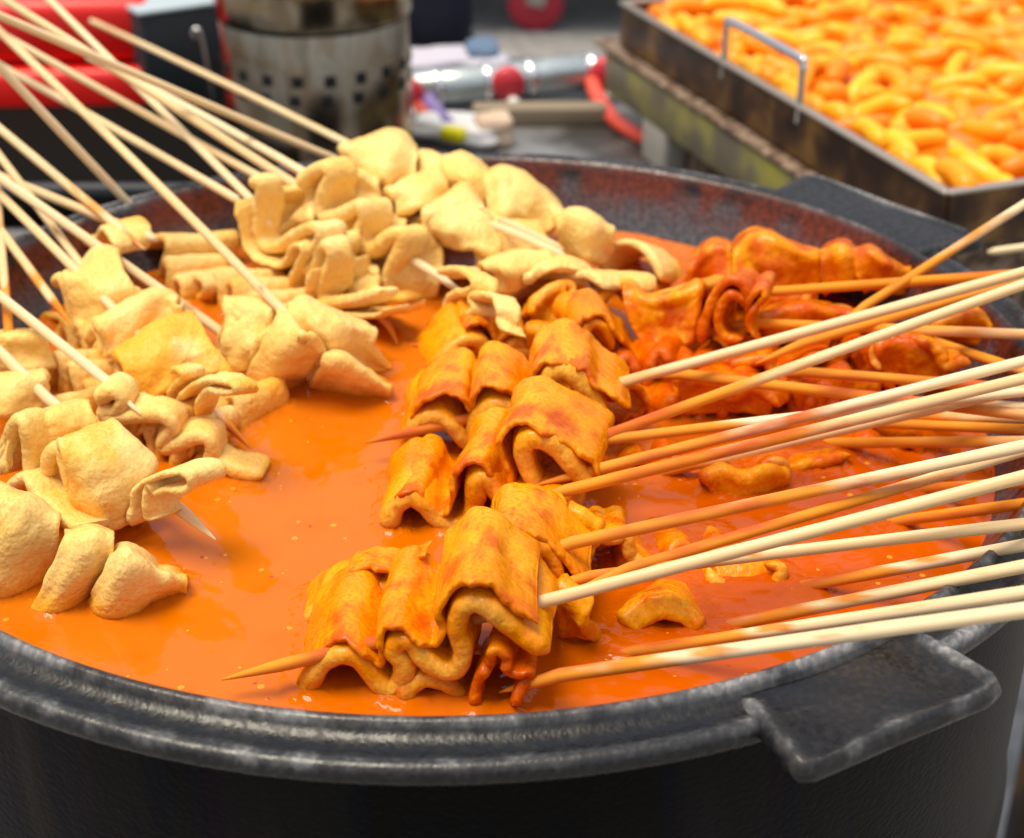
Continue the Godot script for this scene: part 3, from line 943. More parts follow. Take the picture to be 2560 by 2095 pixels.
func skewers() -> void:
	var t: Node3D
	var c: MeshInstance3D
	t = skewer("fish_cake_skewer", "cream fish cake skewer rearmost of the heap, its stick end free before the red case", Vector3(-0.0682, -0.0300, -0.2277), "cream fish cake skewers on the left of the cauldron")
	stick(t, [Vector3(-0.0534, -0.0044, -0.2299), Vector3(-0.0632, -0.0032, -0.2473), Vector3(-0.3085, -0.0500, -0.6828)], 0.000, 2)
	cake_count = 12
	fold(t, "c", 5, 0.0046, [13, 310, 14, 149, 360, 55, 279, 400, 26, 358, 370, 44, 399, 310, 119, 48, 420, 319, 180, 470, 363, 305, 510, 340, 380, 480, 354, 419, 420, 419, 77, 360, 298, 189, 420, 493, 311, 470, 563, 388, 420, 517, 435, 360, 518, 138, 280, 273, 222, 350, 539, 305, 380, 644, 363, 340, 559, 406, 280, 490, 199, 200, 323, 267, 260, 531, 304, 270, 580, 340, 250, 504, 372, 200, 371], 0.00, 0.0, 0.0)
	fold(t, "c", 4, 0.0046, [387, 270, 5, 470, 300, 64, 550, 290, 114, 577, 250, 179, 407, 380, 304, 487, 410, 365, 564, 400, 412, 590, 360, 470, 408, 320, 359, 492, 360, 494, 567, 350, 539, 598, 300, 497, 423, 220, 377, 497, 260, 484, 564, 250, 504, 603, 210, 445], 0.00, 0.0, 0.0)
	fold(t, "c", 4, 0.0046, [543, 290, 165, 638, 330, 156, 725, 310, 221, 785, 250, 254, 557, 400, 461, 649, 440, 457, 732, 420, 517, 790, 360, 542, 576, 360, 542, 661, 400, 629, 734, 380, 644, 783, 320, 644, 607, 260, 531, 676, 300, 637, 734, 290, 656, 766, 240, 661], 0.00, 0.0, 0.0)
	fold(t, "c", 6, 0.0046, [765, 250, 328, 829, 310, 321, 922, 300, 318, 1014, 260, 379, 1099, 190, 406, 1152, 130, 505, 770, 360, 613, 832, 420, 614, 921, 410, 609, 1010, 370, 664, 1091, 300, 682, 1142, 240, 772, 784, 300, 728, 849, 360, 751, 921, 360, 751, 985, 320, 780, 1050, 260, 757, 1123, 200, 779, 799, 220, 743, 865, 270, 870, 921, 270, 827, 961, 240, 794, 1010, 180, 773, 1091, 160, 787], 0.00, 0.0, 0.0)
	c = cake(t, "c", Vector3(0.0658, -0.0300, -0.1360), Vector3(0.7771, -0.0000, 0.6293), Vector3(0.2660, 0.9063, -0.3284), 0.0200, 0.0045, [0, 0, -20, 79, 10, 148, 84, 184, 173, 172, 254, 122, 300, 62], 0.00, 0.0)
	fold(t, "c", 5, 0.0046, [1129, 190, 791, 1176, 270, 803, 1240, 280, 828, 1299, 250, 854, 1378, 170, 828, 1120, 300, 1057, 1165, 380, 1077, 1226, 390, 1102, 1283, 360, 1124, 1360, 280, 1091, 1122, 220, 1027, 1170, 310, 1138, 1229, 330, 1187, 1293, 290, 1170, 1358, 220, 1054, 1162, 120, 979, 1204, 190, 1118, 1244, 190, 1172, 1284, 140, 1107, 1323, 140, 972], 0.00, 0.0, 0.0)
	t = skewer("fish_cake_skewer", "cream fish cake skewer in the heap with a broad smooth folded triangle", Vector3(-0.0300, -0.0300, -0.1549), "cream fish cake skewers on the left of the cauldron")
	stick(t, [Vector3(-0.0530, -0.0162, -0.2322), Vector3(-0.0691, -0.0032, -0.2257), Vector3(-0.2106, 0.0848, -0.1688), Vector3(-0.3102, 0.1468, -0.1288)], 0.000, 3)
	cake_count = 18
	stick(t, [Vector3(0.0464, -0.0040, -0.0973), Vector3(0.0115, 0.0040, -0.1183)], 0.000, 203, true)
	c = cake(t, "c", Vector3(-0.0300, -0.0060, -0.1549), Vector3(0.6947, -0.0000, 0.7193), Vector3(0.1496, 0.9781, -0.1444), 0.0400, 0.0052, [-130, 24, -109, 79, -39, 73, 0, 0, 84, -19, 172, 30, 307, 67, 461, 53, 559, -31, 587, -112, 573, -156, 561, -95, 607, -45, 684, -43, 711, -114, 785, -155, 840, -107], 0.00, 0.0)
	fold(t, "c", 4, 0.0046, [-92, 230, -263, -23, 270, -322, 74, 290, -413, 163, 280, -515, -68, 340, 15, -1, 380, -37, 92, 400, -123, 177, 390, -222, -23, 320, 30, 54, 370, 95, 139, 380, 32, 205, 360, -115, 11, 260, 95, 72, 310, 158, 138, 320, 52, 196, 300, -91], 0.00, 0.0, 0.0)
	fold(t, "c", 5, 0.0046, [103, 230, 31, 199, 290, -13, 286, 330, -101, 335, 300, -77, 378, 260, 42, 119, 340, 299, 212, 400, 262, 296, 440, 182, 343, 410, 201, 383, 370, 312, 109, 300, 281, 215, 370, 354, 314, 390, 321, 384, 370, 354, 438, 330, 378, 130, 260, 244, 231, 310, 410, 332, 330, 439, 415, 310, 430, 461, 270, 413, 183, 200, 242, 266, 220, 352, 346, 240, 460, 416, 220, 491, 453, 210, 428], 0.00, 0.0, 0.0)
	fold(t, "c", 5, 0.0046, [376, 150, 455, 438, 190, 451, 515, 210, 440, 600, 200, 376, 702, 170, 364, 382, 260, 699, 441, 300, 699, 515, 320, 690, 597, 310, 628, 695, 280, 614, 456, 260, 718, 501, 300, 829, 559, 300, 811, 618, 290, 751, 732, 260, 643, 471, 160, 766, 530, 190, 778, 575, 200, 728, 620, 210, 677, 726, 210, 602], 0.00, 0.0, 0.0)
	c = cake(t, "c", Vector3(0.0261, -0.0140, -0.0900), Vector3(0.7193, -0.0000, 0.6947), Vector3(0.2376, 0.9397, -0.2460), 0.0300, 0.0045, [0, 0, 27, 43, 117, 81, 255, 117, 343, 146, 403, 141, 445, 115], 0.00, 0.0)
	fold(t, "c", 5, 0.0046, [576, 150, 601, 652, 210, 549, 759, 220, 515, 843, 190, 532, 933, 100, 535, 574, 260, 840, 647, 320, 795, 750, 330, 763, 831, 300, 777, 918, 210, 772, 597, 240, 767, 676, 290, 836, 763, 300, 841, 846, 260, 794, 911, 190, 772], 0.00, 0.0, 0.0)
	t = skewer("fish_cake_skewer", "cream fish cake skewer on the heap, bold wavy edge, thin curls at its tip", Vector3(-0.0247, -0.0300, -0.1022), "cream fish cake skewers on the left of the cauldron")
	stick(t, [Vector3(-0.0640, -0.0026, -0.1492), Vector3(-0.0798, 0.0063, -0.1600), Vector3(-0.2407, 0.0670, -0.2699), Vector3(-0.3163, 0.0956, -0.3216)], 0.000, 4)
	cake_count = 24
	stick(t, [Vector3(0.0030, -0.0169, -0.0826), Vector3(-0.0236, -0.0105, -0.1108)], 0.000, 204)
	c = cake(t, "c", Vector3(-0.0247, -0.0260, -0.1022), Vector3(0.7660, -0.0000, 0.6428), Vector3(0.0560, 0.9962, -0.0668), 0.0120, 0.0074, [-714, 363, -623, 441, -533, 490, -499, 461, -532, 389, -565, 316, -548, 254, -463, 267, -376, 321, -300, 367, -283, 311, -313, 231, -285, 165, -209, 184, -126, 262, -58, 288, -61, 215, -115, 103, -129, 17, -84, -24, 0, 0], 0.00, 0.0)
	fold(t, "c", 4, 0.0046, [-402, 397, -740, -335, 355, -797, -257, 316, -832, -185, 264, -841, -366, 507, -445, -303, 465, -505, -228, 426, -543, -159, 374, -558, -388, 413, -453, -315, 384, -506, -229, 361, -523, -137, 316, -507, -415, 280, -447, -346, 273, -441, -272, 301, -435, -195, 319, -477], 0.00, 0.0, 0.0)
	fold(t, "c", 4, 0.0046, [-453, 149, -702, -382, 162, -658, -310, 207, -621, -244, 238, -586, -418, 259, -435, -350, 272, -391, -280, 317, -351, -216, 348, -315, -382, 179, -421, -330, 182, -391, -279, 210, -364, -236, 227, -344, -322, 98, -427, -288, 96, -412, -262, 105, -391, -239, 129, -374], 0.00, 0.0, 0.0)
	fold(t, "c", 4, 0.0046, [-230, 258, -579, -162, 224, -623, -99, 173, -641, -40, 129, -664, -203, 368, -306, -137, 334, -351, -78, 283, -374, -21, 239, -400, -217, 288, -296, -153, 252, -303, -99, 233, -308, -44, 223, -313], 0.00, 0.0, 0.0)
	fold(t, "c", 3, 0.0046, [-243, 55, -520, -173, 84, -481, -113, 137, -469, -217, 165, -268, -150, 194, -228, -92, 247, -211, -172, 91, -261, -130, 108, -241, -93, 140, -226, -123, 26, -252, -111, 25, -255, -98, 37, -245], 0.00, 0.0, 0.0)
	fold(t, "c", 4, 0.0046, [-55, 181, -402, 21, 208, -412, 83, 161, -431, 133, 74, -453, -35, 291, -143, 39, 318, -150, 98, 271, -173, 145, 184, -202, -56, 197, -110, 15, 216, -106, 91, 194, -118, 154, 136, -136, -90, 100, -101, -2, 115, -69, 75, 98, -68, 147, 66, -82, -107, 2, -131, -30, -2, -92, 40, -3, -85, 126, 10, -93], 0.10, 0.0, 0.0)
	c = cake(t, "c", Vector3(-0.0058, -0.0200, -0.0737), Vector3(0.3420, -0.0000, 0.9397), Vector3(0.1632, 0.9848, -0.0594), 0.0070, 0.0036, [-178, 119, -39, 183, 99, 234, 223, 257, 256, 233, 192, 183, 61, 121, -22, 47, 0, 0, 162, 54, 299, 144, 241, 173, 326, 224, 470, 277, 558, 262, 581, 213, 665, 206], 0.00, 0.0)
	t = skewer("fish_cake_skewer", "cream fish cake skewer hanging at the left face of the heap in a U fold", Vector3(-0.0584, -0.0300, -0.0941), "cream fish cake skewers on the left of the cauldron")
	stick(t, [Vector3(-0.0892, -0.0055, -0.1379), Vector3(-0.1010, 0.0020, -0.1535), Vector3(-0.2343, 0.0525, -0.3292), Vector3(-0.2777, 0.0690, -0.3864)], 0.000, 5)
	cake_count = 30
	stick(t, [Vector3(-0.0268, -0.0280, -0.0594), Vector3(-0.0388, -0.0220, -0.0814)], 0.030, 205)
	c = cake(t, "c", Vector3(-0.0584, -0.0240, -0.0941), Vector3(0.6157, -0.0000, 0.7880), Vector3(0.0000, 1.0000, 0.0000), 0.0060, 0.0058, [-657, 359, -566, 393, -602, 258, -622, 132, -566, 82, -460, 116, -310, 215, -151, 310, -50, 322, -87, 246, -200, 143, -177, 97, -98, 152, -68, 228, 1, 274, 31, 228, -25, 103, -77, 19, 0, 0, 160, 66, 328, 150, 411, 206], 0.00, 0.0)
	cake(t, "c", Vector3(-0.0584, -0.0240, -0.0941), Vector3(0.6157, -0.0000, 0.7880), Vector3(0.0000, 1.0000, 0.0000), 0.0300, 0.0026, [-708, 282, -682, 197, -659, 93, -587, 38, -476, 45, -317, 82, -229, 182, -163, 236, -123, 209, -195, 102, -252, 7, -194, -6, -101, 35, -58, 149], 0.00, 0.3, 0.0060, c, "flap")
	cake(t, "c", Vector3(-0.0584, -0.0240, -0.0941), Vector3(0.6157, -0.0000, 0.7880), Vector3(0.0000, 1.0000, 0.0000), 0.0200, 0.0024, [-155, 5, -148, -60, -46, -57, 144, 0, 297, 48, 406, 92, 461, 136], 0.00, 0.3, 0.0020, c, "flap")
	fold(t, "c", 4, 0.0040, [-378, 304, -838, -303, 256, -873, -223, 270, -906, -150, 330, -886, -331, 414, -553, -260, 366, -592, -182, 380, -622, -111, 440, -597, -375, 257, -609, -294, 243, -669, -200, 278, -645, -104, 354, -555, -352, 126, -547, -287, 155, -561, -214, 218, -534, -115, 293, -407], 0.00, 0.0, 0.0)
	fold(t, "c", 4, 0.0040, [-30, 161, -347, 21, 111, -446, 99, 60, -443, 172, 20, -414, 2, 271, -94, 51, 221, -194, 125, 170, -196, 195, 130, -172, -19, 152, -121, 45, 117, -202, 126, 117, -163, 214, 113, -115, -47, 34, -141, 28, 47, -93, 123, 95, -5, 221, 155, 56], 0.00, 0.0, 0.0)
	t = skewer("bamboo_skewer", "tan bare bamboo stick running behind the top heap of cream fish cakes", Vector3(-0.0725, -0.0300, -0.1616), "cream fish cake skewers on the left of the cauldron")
	stick(t, [Vector3(-0.0701, 0.0100, -0.1584), Vector3(-0.0725, 0.0100, -0.1616), Vector3(-0.1749, 0.0100, -0.2973), Vector3(-0.2291, 0.0100, -0.3692)], 0.000, 6, true)
	cake_count = 36
	stick(t, [Vector3(0.0453, -0.0060, -0.1099), Vector3(0.0160, 0.0020, -0.1280)], 0.000, 206, true)
	t = skewer("bamboo_skewer", "bamboo stick entering the cream heap at its leftmost corner, lowest of the bundle", Vector3(-0.1084, -0.0300, -0.1503), "cream fish cake skewers on the left of the cauldron")
	stick(t, [Vector3(-0.1055, 0.0035, -0.1476), Vector3(-0.1084, 0.0040, -0.1503), Vector3(-0.2537, 0.0272, -0.2871), Vector3(-0.2964, 0.0340, -0.3274)], 0.000, 7, true)
	cake_count = 42
	t = skewer("bamboo_skewer", "bamboo stick passing under the crossing sticks into the back of the cream heap", Vector3(-0.0955, -0.0300, -0.1679), "cream fish cake skewers on the left of the cauldron")
	stick(t, [Vector3(-0.0924, 0.0053, -0.1654), Vector3(-0.0955, 0.0060, -0.1679), Vector3(-0.2429, 0.0398, -0.2885), Vector3(-0.2936, 0.0514, -0.3300)], 0.000, 8, true)
	cake_count = 48
	t = skewer("fish_cake_skewer", "long cream fish cake skewer whose stick crosses the bare rim between the two cream heaps", Vector3(-0.0865, -0.0300, -0.0209), "cream fish cake skewers on the left of the cauldron")
	stick(t, [Vector3(-0.0564, -0.0054, -0.0104), Vector3(-0.0679, 0.0005, -0.0265), Vector3(-0.2492, 0.0469, -0.2823), Vector3(-0.2663, 0.0513, -0.3065)], 0.000, 9)
	cake_count = 54
	fold(t, "c", 4, 0.0046, [115, 210, -241, 158, 220, -242, 210, 220, -125, 258, 200, -43, 153, 320, -12, 195, 330, -12, 245, 330, 100, 291, 310, 177, 107, 220, 13, 189, 280, 116, 257, 280, 157, 353, 240, 126, 47, 120, -1, 143, 170, 98, 228, 180, 118, 305, 150, 48, -7, 30, -44, 90, 60, 44, 174, 70, 44, 251, 60, -47, 4, -40, -46, 82, -40, -30, 162, -40, -66, 220, -40, -138], 0.00, 0.0, 0.0)
	fold(t, "c", 6, 0.0046, [323, 110, -67, 368, 140, -49, 419, 120, -47, 479, 50, -71, 540, -20, -104, 578, -80, -146, 352, 220, 147, 396, 250, 167, 444, 230, 167, 502, 160, 139, 560, 90, 102, 596, 30, 57, 299, 120, 90, 384, 180, 178, 442, 160, 178, 489, 100, 131, 549, 50, 95, 602, 0, 55, 239, -20, -69, 323, -40, -71, 408, -10, 1, 472, -20, -8, 534, -40, 10, 593, -40, 59], 0.00, 0.0, 0.0)
	fold(t, "c", 6, 0.0046, [153, 190, -340, 204, 230, -346, 266, 220, -298, 363, 190, -272, 454, 130, -309, 496, 70, -355, 190, 300, -110, 239, 340, -111, 299, 330, -67, 392, 300, -44, 478, 240, -84, 518, 180, -134, 227, 270, -53, 287, 300, 10, 344, 290, 32, 408, 250, 12, 456, 210, -50, 528, 140, -98, 281, 200, -71, 334, 200, -7, 368, 180, 15, 414, 150, -14, 470, 100, -94, 563, 50, -162, 276, 120, -160, 327, 110, -116, 382, 80, -123, 467, 40, -97, 538, 0, -144, 594, -10, -238], 0.00, 0.0, 0.0)
	t = skewer("fish_cake_skewer", "cream fish cake skewer with an arched fold nearest the rear rim on the left", Vector3(-0.1367, -0.0300, -0.1295), "cream fish cake skewers on the left of the cauldron")
	stick(t, [Vector3(-0.1484, -0.0262, -0.1709), Vector3(-0.1505, -0.0229, -0.1701), Vector3(-0.2043, 0.0626, -0.1478), Vector3(-0.3066, 0.2251, -0.1056)], 0.000, 10)
	cake_count = 550
	c = cake(t, "c", Vector3(-0.1170, -0.0300, -0.1103), Vector3(0.6428, -0.0000, 0.7660), Vector3(0.1593, 0.9781, -0.1336), 0.0300, 0.0045, [1, 13, 29, 8, 26, 101, 60, 134, 93, 101, 130, 13, 158, 8, 163, 107, 197, 143, 230, 107, 259, 13, 287, 8, 326, 102, 360, 137, 393, 102, 404, 13, 432, 8, 470, 86, 503, 114, 537, 86, 549, 13, 577, 8], 0.50, 0.0)
	cake_count = 60
	c = cake(t, "c", Vector3(-0.1367, -0.0160, -0.1295), Vector3(0.6561, -0.0000, 0.7547), Vector3(0.1050, 0.9903, -0.0913), 0.0340, 0.0048, [-410, -144, -310, -78, -191, -2, -75, 56, 8, 58, 0, 0, -50, -89, -79, -161, 37, -146, 97, -104, 177, -56, 276, -24, 336, -38, 319, -88, 242, -146], 0.00, 0.0)
	t = skewer("fish_cake_skewer", "small yellow stained fish cake skewer behind the left cluster by the rim", Vector3(-0.1819, -0.0300, -0.1343), "cream fish cake skewers on the left of the cauldron")
	stick(t, [Vector3(-0.1414, -0.0034, -0.1048), Vector3(-0.1442, -0.0024, -0.1075), Vector3(-0.2244, 0.0258, -0.1846), Vector3(-0.3539, 0.0714, -0.3090)], 0.012, 11)
	cake_count = 555
	c = cake(t, "c", Vector3(-0.1640, -0.0300, -0.1436), Vector3(0.7071, -0.0000, 0.7071), Vector3(0.1470, 0.9781, -0.1470), 0.0300, 0.0045, [331, 113, 365, 151, 399, 113, 408, 13, 436, 8, 447, 78, 481, 104, 515, 78, 537, 13, 565, 8], 0.30, 0.0)
	cake_count = 66
	c = cake(t, "c", Vector3(-0.1819, -0.0180, -0.1343), Vector3(0.6561, -0.0000, 0.7547), Vector3(0.1311, 0.9848, -0.1139), 0.0160, 0.0040, [0, 0, 30, 65, 118, 97, 185, 95, 234, 170, 275, 204, 329, 193, 384, 171, 408, 125], 0.60, 0.0)
	t = skewer("bamboo_skewer", "short flat lying bamboo stick crossing two others above the left arched fish cake", Vector3(-0.1414, -0.0300, -0.1165), "cream fish cake skewers on the left of the cauldron")
	stick(t, [Vector3(-0.1380, -0.0026, -0.1146), Vector3(-0.1414, -0.0020, -0.1165), Vector3(-0.2060, 0.0090, -0.1528), Vector3(-0.3657, 0.0362, -0.2425)], 0.000, 12, true)
	cake_count = 72
	t = skewer("bamboo_skewer", "tan bamboo stick in shade entering the rolled cream fish cake at the left", Vector3(-0.1628, -0.0300, -0.0824), "cream fish cake skewers on the left of the cauldron")
	stick(t, [Vector3(-0.1606, -0.0048, -0.0792), Vector3(-0.1628, -0.0040, -0.0824), Vector3(-0.2212, 0.0169, -0.1683), Vector3(-0.3060, 0.0474, -0.2933)], 0.000, 13, true)
	cake_count = 78
	t = skewer("fish_cake_skewer", "cream fish cake skewer with the brightest stick lying across the left cluster", Vector3(-0.0956, -0.0300, -0.0377), "cream fish cake skewers on the left of the cauldron")
	stick(t, [Vector3(-0.0867, -0.0279, -0.0442), Vector3(-0.1026, -0.0185, -0.0545), Vector3(-0.2069, 0.0235, -0.1222), Vector3(-0.3410, 0.0775, -0.2092)], 0.000, 14)
	cake_count = 84
	c = cake(t, "c", Vector3(-0.0956, -0.0280, -0.0377), Vector3(0.6561, -0.0000, 0.7547), Vector3(0.1311, 0.9848, -0.1139), 0.0080, 0.0050, [0, 0, -70, 62, -38, 175, 16, 239, 61, 229, 51, 161, 102, 103, 164, 95, 213, 173, 247, 234], 0.00, 0.0)
	fold(t, "c", 4, 0.0046, [-74, 150, -353, 10, 180, -305, 93, 180, -276, 170, 160, -202, -26, 260, -119, 55, 290, -70, 135, 290, -42, 209, 270, 27, 6, 220, -13, 89, 250, 50, 154, 240, 51, 194, 210, 53, -7, 160, 58, 67, 180, 99, 126, 170, 121, 157, 150, 59, 4, 50, 38, 57, 50, 101, 95, 80, 56, 129, 100, 53], 0.10, 0.0, 0.0)
	t = skewer("fish_cake_skewer", "cream and yellow fish cake skewer of three stacked rolls with its tip over the broth", Vector3(-0.1361, -0.0300, -0.0210), "cream fish cake skewers on the left of the cauldron")
	stick(t, [Vector3(-0.0751, -0.0237, 0.0378), Vector3(-0.1620, 0.0018, -0.0672), Vector3(-0.2084, 0.0152, -0.1229), Vector3(-0.3508, 0.0564, -0.2939)], 0.030, 15)
	cake_count = 575
	c = cake(t, "c", Vector3(-0.1214, -0.0320, -0.0197), Vector3(0.7660, -0.0000, 0.6428), Vector3(0.1336, 0.9781, -0.1593), 0.0240, 0.0045, [-14, 12, 12, 7, 25, 82, 57, 109, 88, 82, 127, 12, 153, 7, 168, 82, 199, 109, 230, 82, 253, 12, 279, 7, 303, 74, 334, 98, 365, 74, 390, 12, 416, 7, 418, 108, 449, 143, 480, 108, 497, 12, 523, 7], 0.60, 0.0)
	cake_count = 90
	c = cake(t, "c", Vector3(-0.1361, -0.0260, -0.0210), Vector3(0.6157, -0.0000, 0.7880), Vector3(0.0824, 0.9945, -0.0644), 0.0100, 0.0052, [-648, 198, -560, 254, -518, 201, -480, 104, -439, 40, -347, 48, -276, 100, -239, 150, -196, 130, -166, 90, -160, 15, -118, -11, -82, 60, -39, 56, 0, 0, 81, -49, 185, -27, 296, -2], 0.00, 0.0)
	fold(t, "c", 4, 0.0046, [-387, 210, -664, -298, 230, -643, -248, 260, -811, -153, 250, -769, -310, 320, -419, -224, 340, -397, -175, 370, -556, -84, 360, -517, -298, 260, -376, -180, 300, -310, -86, 330, -313, 7, 310, -358, -288, 160, -362, -187, 200, -287, -99, 240, -280, 14, 250, -386, -258, 80, -315, -180, 100, -240, -147, 120, -254, -124, 180, -399], 0.15, 0.0, 0.0)
	fold(t, "c", 5, 0.0046, [-154, 150, -252, -82, 190, -325, 1, 220, -410, 81, 210, -492, 157, 180, -439, -88, 260, -27, -17, 300, -94, 63, 330, -174, 140, 320, -254, 212, 290, -206, -58, 200, -35, 13, 250, -38, 83, 280, -93, 147, 280, -193, 220, 250, -191, -62, 120, -29, -29, 140, -20, 8, 180, -44, 86, 210, -111, 182, 210, -221], 0.00, 0.0, 0.0)
	fold(t, "c", 5, 0.0046, [-29, 130, -23, 43, 170, -69, 120, 200, -169, 200, 200, -269, 255, 170, -299, 32, 240, 191, 102, 280, 150, 177, 310, 56, 254, 310, -40, 306, 280, -72, 75, 210, 250, 166, 260, 251, 242, 290, 171, 317, 290, 88, 388, 250, 99, 81, 140, 251, 166, 190, 289, 248, 220, 241, 327, 240, 171, 461, 220, 151, 95, 60, 235, 166, 90, 281, 239, 130, 290, 286, 160, 212, 509, 160, 202], 0.95, 0.0, 0.0)
	c = cake(t, "c", Vector3(-0.1085, -0.0200, 0.0150), Vector3(0.6157, -0.0000, 0.7880), Vector3(0.0000, 1.0000, 0.0000), 0.0070, 0.0028, [29, 171, 85, 212, 148, 209, 68, 138, -7, 52, 0, 0, 86, 7, 154, 66, 82, 75, 152, 143, 278, 233, 411, 297, 527, 335, 548, 316, 448, 266, 328, 221, 252, 146, 200, 66], 0.70, 0.0)
	t = skewer("fish_cake_skewer", "yellow flap of fish cake skewer against the left inner wall of the cauldron", Vector3(-0.1838, -0.0300, -0.0884), "cream fish cake skewers on the left of the cauldron")
	stick(t, [Vector3(-0.1590, -0.0066, -0.0363), Vector3(-0.1613, -0.0060, -0.0396), Vector3(-0.2034, 0.0046, -0.1024), Vector3(-0.3270, 0.0355, -0.2862)], 0.020, 16)
	cake_count = 580
	c = cake(t, "c", Vector3(-0.1727, -0.0300, -0.0602), Vector3(0.6820, -0.0000, 0.7314), Vector3(0.1521, 0.9781, -0.1418), 0.0300, 0.0045, [-21, 14, 5, 8, 31, 95, 62, 127, 93, 95, 129, 14, 155, 8, 149, 124, 180, 165, 211, 124, 253, 14, 279, 8, 308, 101, 340, 134, 371, 101, 364, 14, 390, 8, 413, 125, 445, 167, 476, 125, 519, 14, 545, 8], 0.50, 0.0)
	cake_count = 96
	c = cake(t, "c", Vector3(-0.1838, -0.0280, -0.0884), Vector3(0.6157, -0.0000, 0.7880), Vector3(0.1368, 0.9848, -0.1069), 0.0140, 0.0040, [-134, -87, -111, -39, 0, 0, 169, 44, 218, 14], 0.60, 0.0)
	t = skewer("bamboo_skewer", "steep bamboo stick at the left edge standing against the inner wall", Vector3(-0.1787, -0.0300, -0.0209), "cream fish cake skewers on the left of the cauldron")
	stick(t, [Vector3(-0.1776, -0.0044, -0.0171), Vector3(-0.1787, -0.0040, -0.0209), Vector3(-0.2075, 0.0061, -0.1148), Vector3(-0.2661, 0.0267, -0.3062)], 0.040, 17, true)
	cake_count = 102
	t = skewer("fish_cake_skewer", "cream fish cake skewer with a long thin wavy edge trailing into the broth", Vector3(-0.1302, -0.0300, 0.0282), "cream fish cake skewers on the left of the cauldron")
	stick(t, [Vector3(-0.1145, -0.0096, 0.0375), Vector3(-0.1286, -0.0039, 0.0235), Vector3(-0.1834, 0.0063, -0.0310), Vector3(-0.3395, 0.0354, -0.1861)], 0.000, 18)
	cake_count = 590
	c = cake(t, "c", Vector3(-0.1445, -0.0310, 0.0064), Vector3(0.7660, -0.0000, 0.6428), Vector3(0.1336, 0.9781, -0.1593), 0.0280, 0.0045, [-30, 14, -2, 8, 23, 111, 56, 147, 90, 111, 110, 14, 138, 8, 174, 95, 208, 126, 241, 95, 256, 14, 284, 8, 300, 111, 334, 148, 367, 111, 418, 14, 446, 8, 467, 119, 500, 158, 534, 119, 538, 14, 566, 8], 0.40, 0.0)
	cake_count = 108
	c = cake(t, "c", Vector3(-0.1302, -0.0060, 0.0282), Vector3(0.9272, -0.0000, 0.3746), Vector3(0.0000, 1.0000, 0.0000), 0.0100, 0.0062, [-22, -43, 0, 0, 49, 24, 86, -2, 47, -59, -5, -69, 6, -97, 75, -77, 149, -58, 227, -37, 277, -36, 302, -75, 253, -148, 259, -177, 340, -130, 413, -90, 456, -95, 461, -143, 447, -180, 505, -192, 591, -208, 664, -201], 0.00, 0.0)
	cake(t, "c", Vector3(-0.1302, -0.0060, 0.0282), Vector3(0.9272, -0.0000, 0.3746), Vector3(0.0000, 1.0000, 0.0000), 0.0080, 0.0024, [95, -178, 137, -134, 178, -131, 155, -190, 167, -218, 206, -155], 0.00, 0.3, -0.0040, c, "flap")
	cake(t, "c", Vector3(-0.1302, -0.0060, 0.0282), Vector3(0.9272, -0.0000, 0.3746), Vector3(0.0000, 1.0000, 0.0000), 0.0080, 0.0024, [212, -263, 262, -232, 309, -177, 349, -174, 322, -234, 328, -268, 375, -208, 399, -262, 446, -292], 0.00, 0.3, -0.0040, c, "flap")
	t = skewer("fish_cake_skewer", "cream fish cake skewer of two broad folds with a sharp tip above the broth", Vector3(-0.1639, -0.0300, 0.0601), "cream fish cake skewers on the left of the cauldron")
	stick(t, [Vector3(-0.0762, -0.0190, 0.1069), Vector3(-0.1142, -0.0145, 0.0667), Vector3(-0.1523, -0.0100, 0.0265), Vector3(-0.1866, 0.0000, -0.0097), Vector3(-0.2551, 0.0201, -0.0821)], 0.000, 19)
	cake_count = 114
	c = cake(t, "c", Vector3(-0.1639, -0.0200, 0.0601), Vector3(0.8572, -0.0000, 0.5150), Vector3(0.0359, 0.9976, -0.0598), 0.0100, 0.0060, [0, 0, 53, 43, 102, 149, 153, 226, 189, 244, 207, 209, 201, 123, 198, 58, 229, 40, 279, 82, 296, 132, 329, 178, 363, 183, 374, 137, 389, 79, 396, 0, 423, -51, 475, -71, 563, -61], 0.00, 0.0)
	cake(t, "c", Vector3(-0.1639, -0.0200, 0.0601), Vector3(0.8572, -0.0000, 0.5150), Vector3(0.0359, 0.9976, -0.0598), 0.0100, 0.0026, [668, -14, 681, 79, 697, 136, 758, 189, 842, 240, 918, 263, 945, 233, 913, 193, 837, 175, 784, 146, 776, 160, 762, 178, 742, 124, 740, 44, 766, 44], 0.00, 0.3, -0.0000, c, "flap")
	fold(t, "c", 4, 0.0046, [263, 230, 76, 329, 250, 48, 390, 250, -23, 453, 230, -80, 326, 340, 262, 390, 360, 237, 448, 360, 169, 508, 340, 113, 359, 300, 300, 445, 340, 330, 513, 340, 276, 574, 300, 143, 361, 210, 278, 457, 260, 346, 535, 270, 325, 637, 240, 174, 357, 120, 267, 455, 170, 354, 527, 190, 350, 580, 180, 259, 394, 40, 266, 465, 60, 323, 526, 70, 324, 559, 80, 262], 0.55, 0.0, 0.0)
	fold(t, "c", 4, 0.0046, [58, 190, -200, 153, 220, -206, 233, 210, -287, 293, 190, -297, 128, 300, -5, 221, 330, -9, 297, 320, -88, 354, 300, -99, 154, 260, 7, 241, 290, 44, 315, 290, 2, 384, 270, -59, 146, 170, 14, 197, 200, 49, 249, 220, 35, 356, 220, -65, 145, 100, 33, 184, 110, 81, 215, 140, 44, 261, 160, -78], 0.00, 0.0, 0.0)
